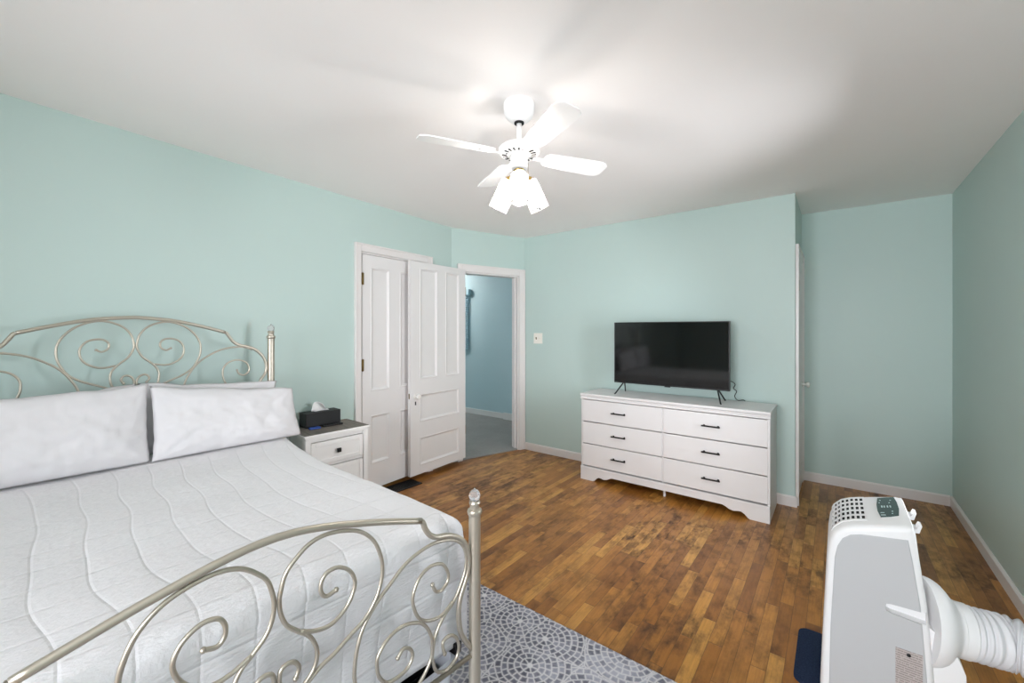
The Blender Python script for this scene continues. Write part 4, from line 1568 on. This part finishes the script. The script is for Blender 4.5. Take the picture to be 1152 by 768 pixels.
GD0, GD1, GY0, GY1 = 0.030, 0.152, 1.985, 2.235
bm = BM()
strip_on_top(bm, GD0, GD1, GY0, GY1, 0.0003, 0.0008, 10)
gb = obj('grille_opening', bm, M['dark_hole'], AC)
bm = BM()
NB = 8
for k in range(NB + 1):
    dcc = GD0 + (GD1 - GD0) * k / NB
    strip_on_top(bm, dcc - 0.0030, dcc + 0.0030, GY0 - 0.006, GY1 + 0.006, 0.0008, 0.0035, 1)
for k in range(6):
    yc = GY0 + (GY1 - GY0) * k / 5
    strip_on_top(bm, GD0 - 0.003, GD1 + 0.003, yc - 0.0065, yc + 0.0065, 0.0009, 0.0036, 12)
obj('top_grille', bm, M['plastic'], AC)

# control panel on the top
def slope_z(x):
    return 0.731 + (x - 0.050) * (0.766 - 0.731) / 0.135


def top_poly(bm, poly, lo, hi, mi=0):
    v0 = [bm.verts.new((x - ax, y - ay, slope_z(x) + lo)) for x, y in poly]
    v1 = [bm.verts.new((x - ax, y - ay, slope_z(x) + hi)) for x, y in poly]
    n = len(poly)
    bm.faces.new(list(reversed(v0))).material_index = mi
    bm.faces.new(v1).material_index = mi
    for i in range(n):
        bm.faces.new((v0[i], v0[(i + 1) % n], v1[(i + 1) % n], v1[i])).material_index = mi


bm = BM()
top_poly(bm, [(0.128, 2.015), (0.155, 2.022), (0.178, 2.034), (0.184, 2.10), (0.184, 2.18), (0.180, 2.238), (0.155, 2.236), (0.131, 2.228), (0.124, 2.15), (0.123, 2.08)], 0.0, 0.003)
for a, b, c_, d_ in ((0.130, 0.143, 2.030, 2.036), (0.130, 0.141, 2.055, 2.060), (0.160, 0.164, 2.045, 2.052), (0.162, 0.166, 2.07, 2.076), (0.136, 0.140, 2.115, 2.135), (0.143, 0.147, 2.115, 2.135), (0.152, 0.156, 2.115, 2.135), (0.160, 0.164, 2.115, 2.135), (0.131, 0.135, 2.165, 2.172), (0.160, 0.164, 2.165, 2.172), (0.135, 0.139, 2.195, 2.202), (0.165, 0.169, 2.195, 2.202)):
    top_poly(bm, [(a, c_), (b, c_), (b, d_), (a, d_)], 0.003, 0.0036, 1)
cp = obj('control_panel', bm, [M['display'], M['display_mark']], AC)
cp['label'] = 'dark green control panel'

# rear cord hooks
for yh, zh in ((2.175, 0.738), (2.045, 0.738)):
    bm = BM()
    add_prism(bm, [(0.205 - ax, zh - 0.020), (0.230 - ax, zh - 0.018), (0.237 - ax, zh + 0.008), (0.230 - ax, zh + 0.010), (0.224 - ax, zh - 0.004), (0.205 - ax, zh - 0.004)], 'y', yh - 0.022 - ay, yh + 0.022 - ay)
    obj('cord_hook', bm, M['plastic'], AC)
# rear lower shell
bm = BM()
add_prism(bm, [(0.240 - ax, 0.03), (0.335 - ax, 0.03), (0.330 - ax, 0.32), (0.300 - ax, 0.40), (0.245 - ax, 0.44)], 'y', AY0 + 0.02 - ay, AY1 - 0.02 - ay)
obj('rear_shell', bm, M['plastic'], AC)
# exhaust collar: wide cone then a ring, pointing at the right wall
HPSI = R(14)
hc_ = Vector((0.262, 2.052, 0.412))
axis = Vector((math.cos(HPSI), math.sin(HPSI), -0.10)).normalized()
mrot = Matrix.Translation((hc_.x - ax, hc_.y - ay, hc_.z)) @ axis.to_track_quat('Z', 'Y').to_matrix().to_4x4()
bm = BM()
add_lathe(bm, [(0.0, -0.03), (0.140, -0.03), (0.141, -0.016), (0.138, -0.002), (0.130, 0.012), (0.118, 0.024), (0.104, 0.035), (0.093, 0.044), (0.0885, 0.050), (0.0885, 0.058), (0.0865, 0.060), (0.0865, 0.088), (0.083, 0.091), (0.0, 0.091)], 40, mrot)
obj('exhaust_collar', bm, M['plastic'], AC, auto=40)
# casters
for sx in (-0.005, 0.235):
    for yy in (AY0 + 0.05, AY1 - 0.05):
        bm = BM()
        add_lathe(bm, [(0, -0.012), (0.017, -0.012), (0.019, -0.008), (0.019, 0.008), (0.017, 0.012), (0, 0.012)], 18, Matrix.Translation((sx - ax, yy - ay, 0.0195)) @ Matrix.Rotation(R(90), 4, 'X'))
        obj('caster', bm, M['dark_hole'], AC)
# rating label
bm = BM()
add_box(bm, 0.160 - ax, 0.227 - ax, AY0 - 0.0052 - ay, AY0 - 0.0041 - ay, 0.19, 0.352)
add_lathe(bm, [(0, 0.0), (0.006, 0.0), (0.006, 0.0004), (0, 0.0004)], 10, Matrix.Translation((0.193 - ax, AY0 - 0.0052 - ay, 0.338)) @ Matrix.Rotation(R(90), 4, 'X'), 1)
add_prism(bm, [(0.183 - ax, 0.205), (0.203 - ax, 0.205), (0.203 - ax, 0.215), (0.193 - ax, 0.222), (0.183 - ax, 0.215)], 'y', AY0 - 0.0056 - ay, AY0 - 0.0052 - ay, 1)
lb = obj('rating_label', bm, [M['label'], M['dark_hole']], AC)
lb['label'] = 'grey sticker with fine print'

# exhaust hose: ribbed, from the collar round to the right-hand window
st = hc_ + axis * 0.092
P = spline([st, st + axis * 0.05, st + axis * 0.11 + Vector((0, 0, 0.002)), Vector((0.560, 2.075, 0.400)), Vector((0.622, 2.11, 0.47)), Vector((0.648, 2.18, 0.58)), Vector((0.655, 2.28, 0.68)), Vector((0.690, 2.37, 0.735)), Vector((0.752, 2.39, 0.745))], 40)
acc = [0.0]
for a, b in zip(P[:-1], P[1:]):
    acc.append(acc[-1] + (b - a).length)
tot = acc[-1]
NP = int(tot / 0.0022)
Q = []
j = 0
for i in range(NP + 1):
    s = tot * i / NP
    while j < len(acc) - 2 and acc[j + 1] < s:
        j += 1
    t_ = (s - acc[j]) / max(1e-9, acc[j + 1] - acc[j])
    Q.append(P[j].lerp(P[j + 1], t_))
bm = BM()


def ribr(f):
    s = f * tot
    if s < 0.003:
        return 0.079
    ph = (s / 0.019) % 1.0
    return 0.0735 + 0.0105 * (0.5 - 0.5 * math.cos(2 * PI * ph)) ** 0.6


add_tube(bm, Q, 0.08, 40, True, ribr)
tag(obj('exhaust_hose', bm, M['hose']), 'thick white ribbed hose leaving the back of the air conditioner', 'hose')
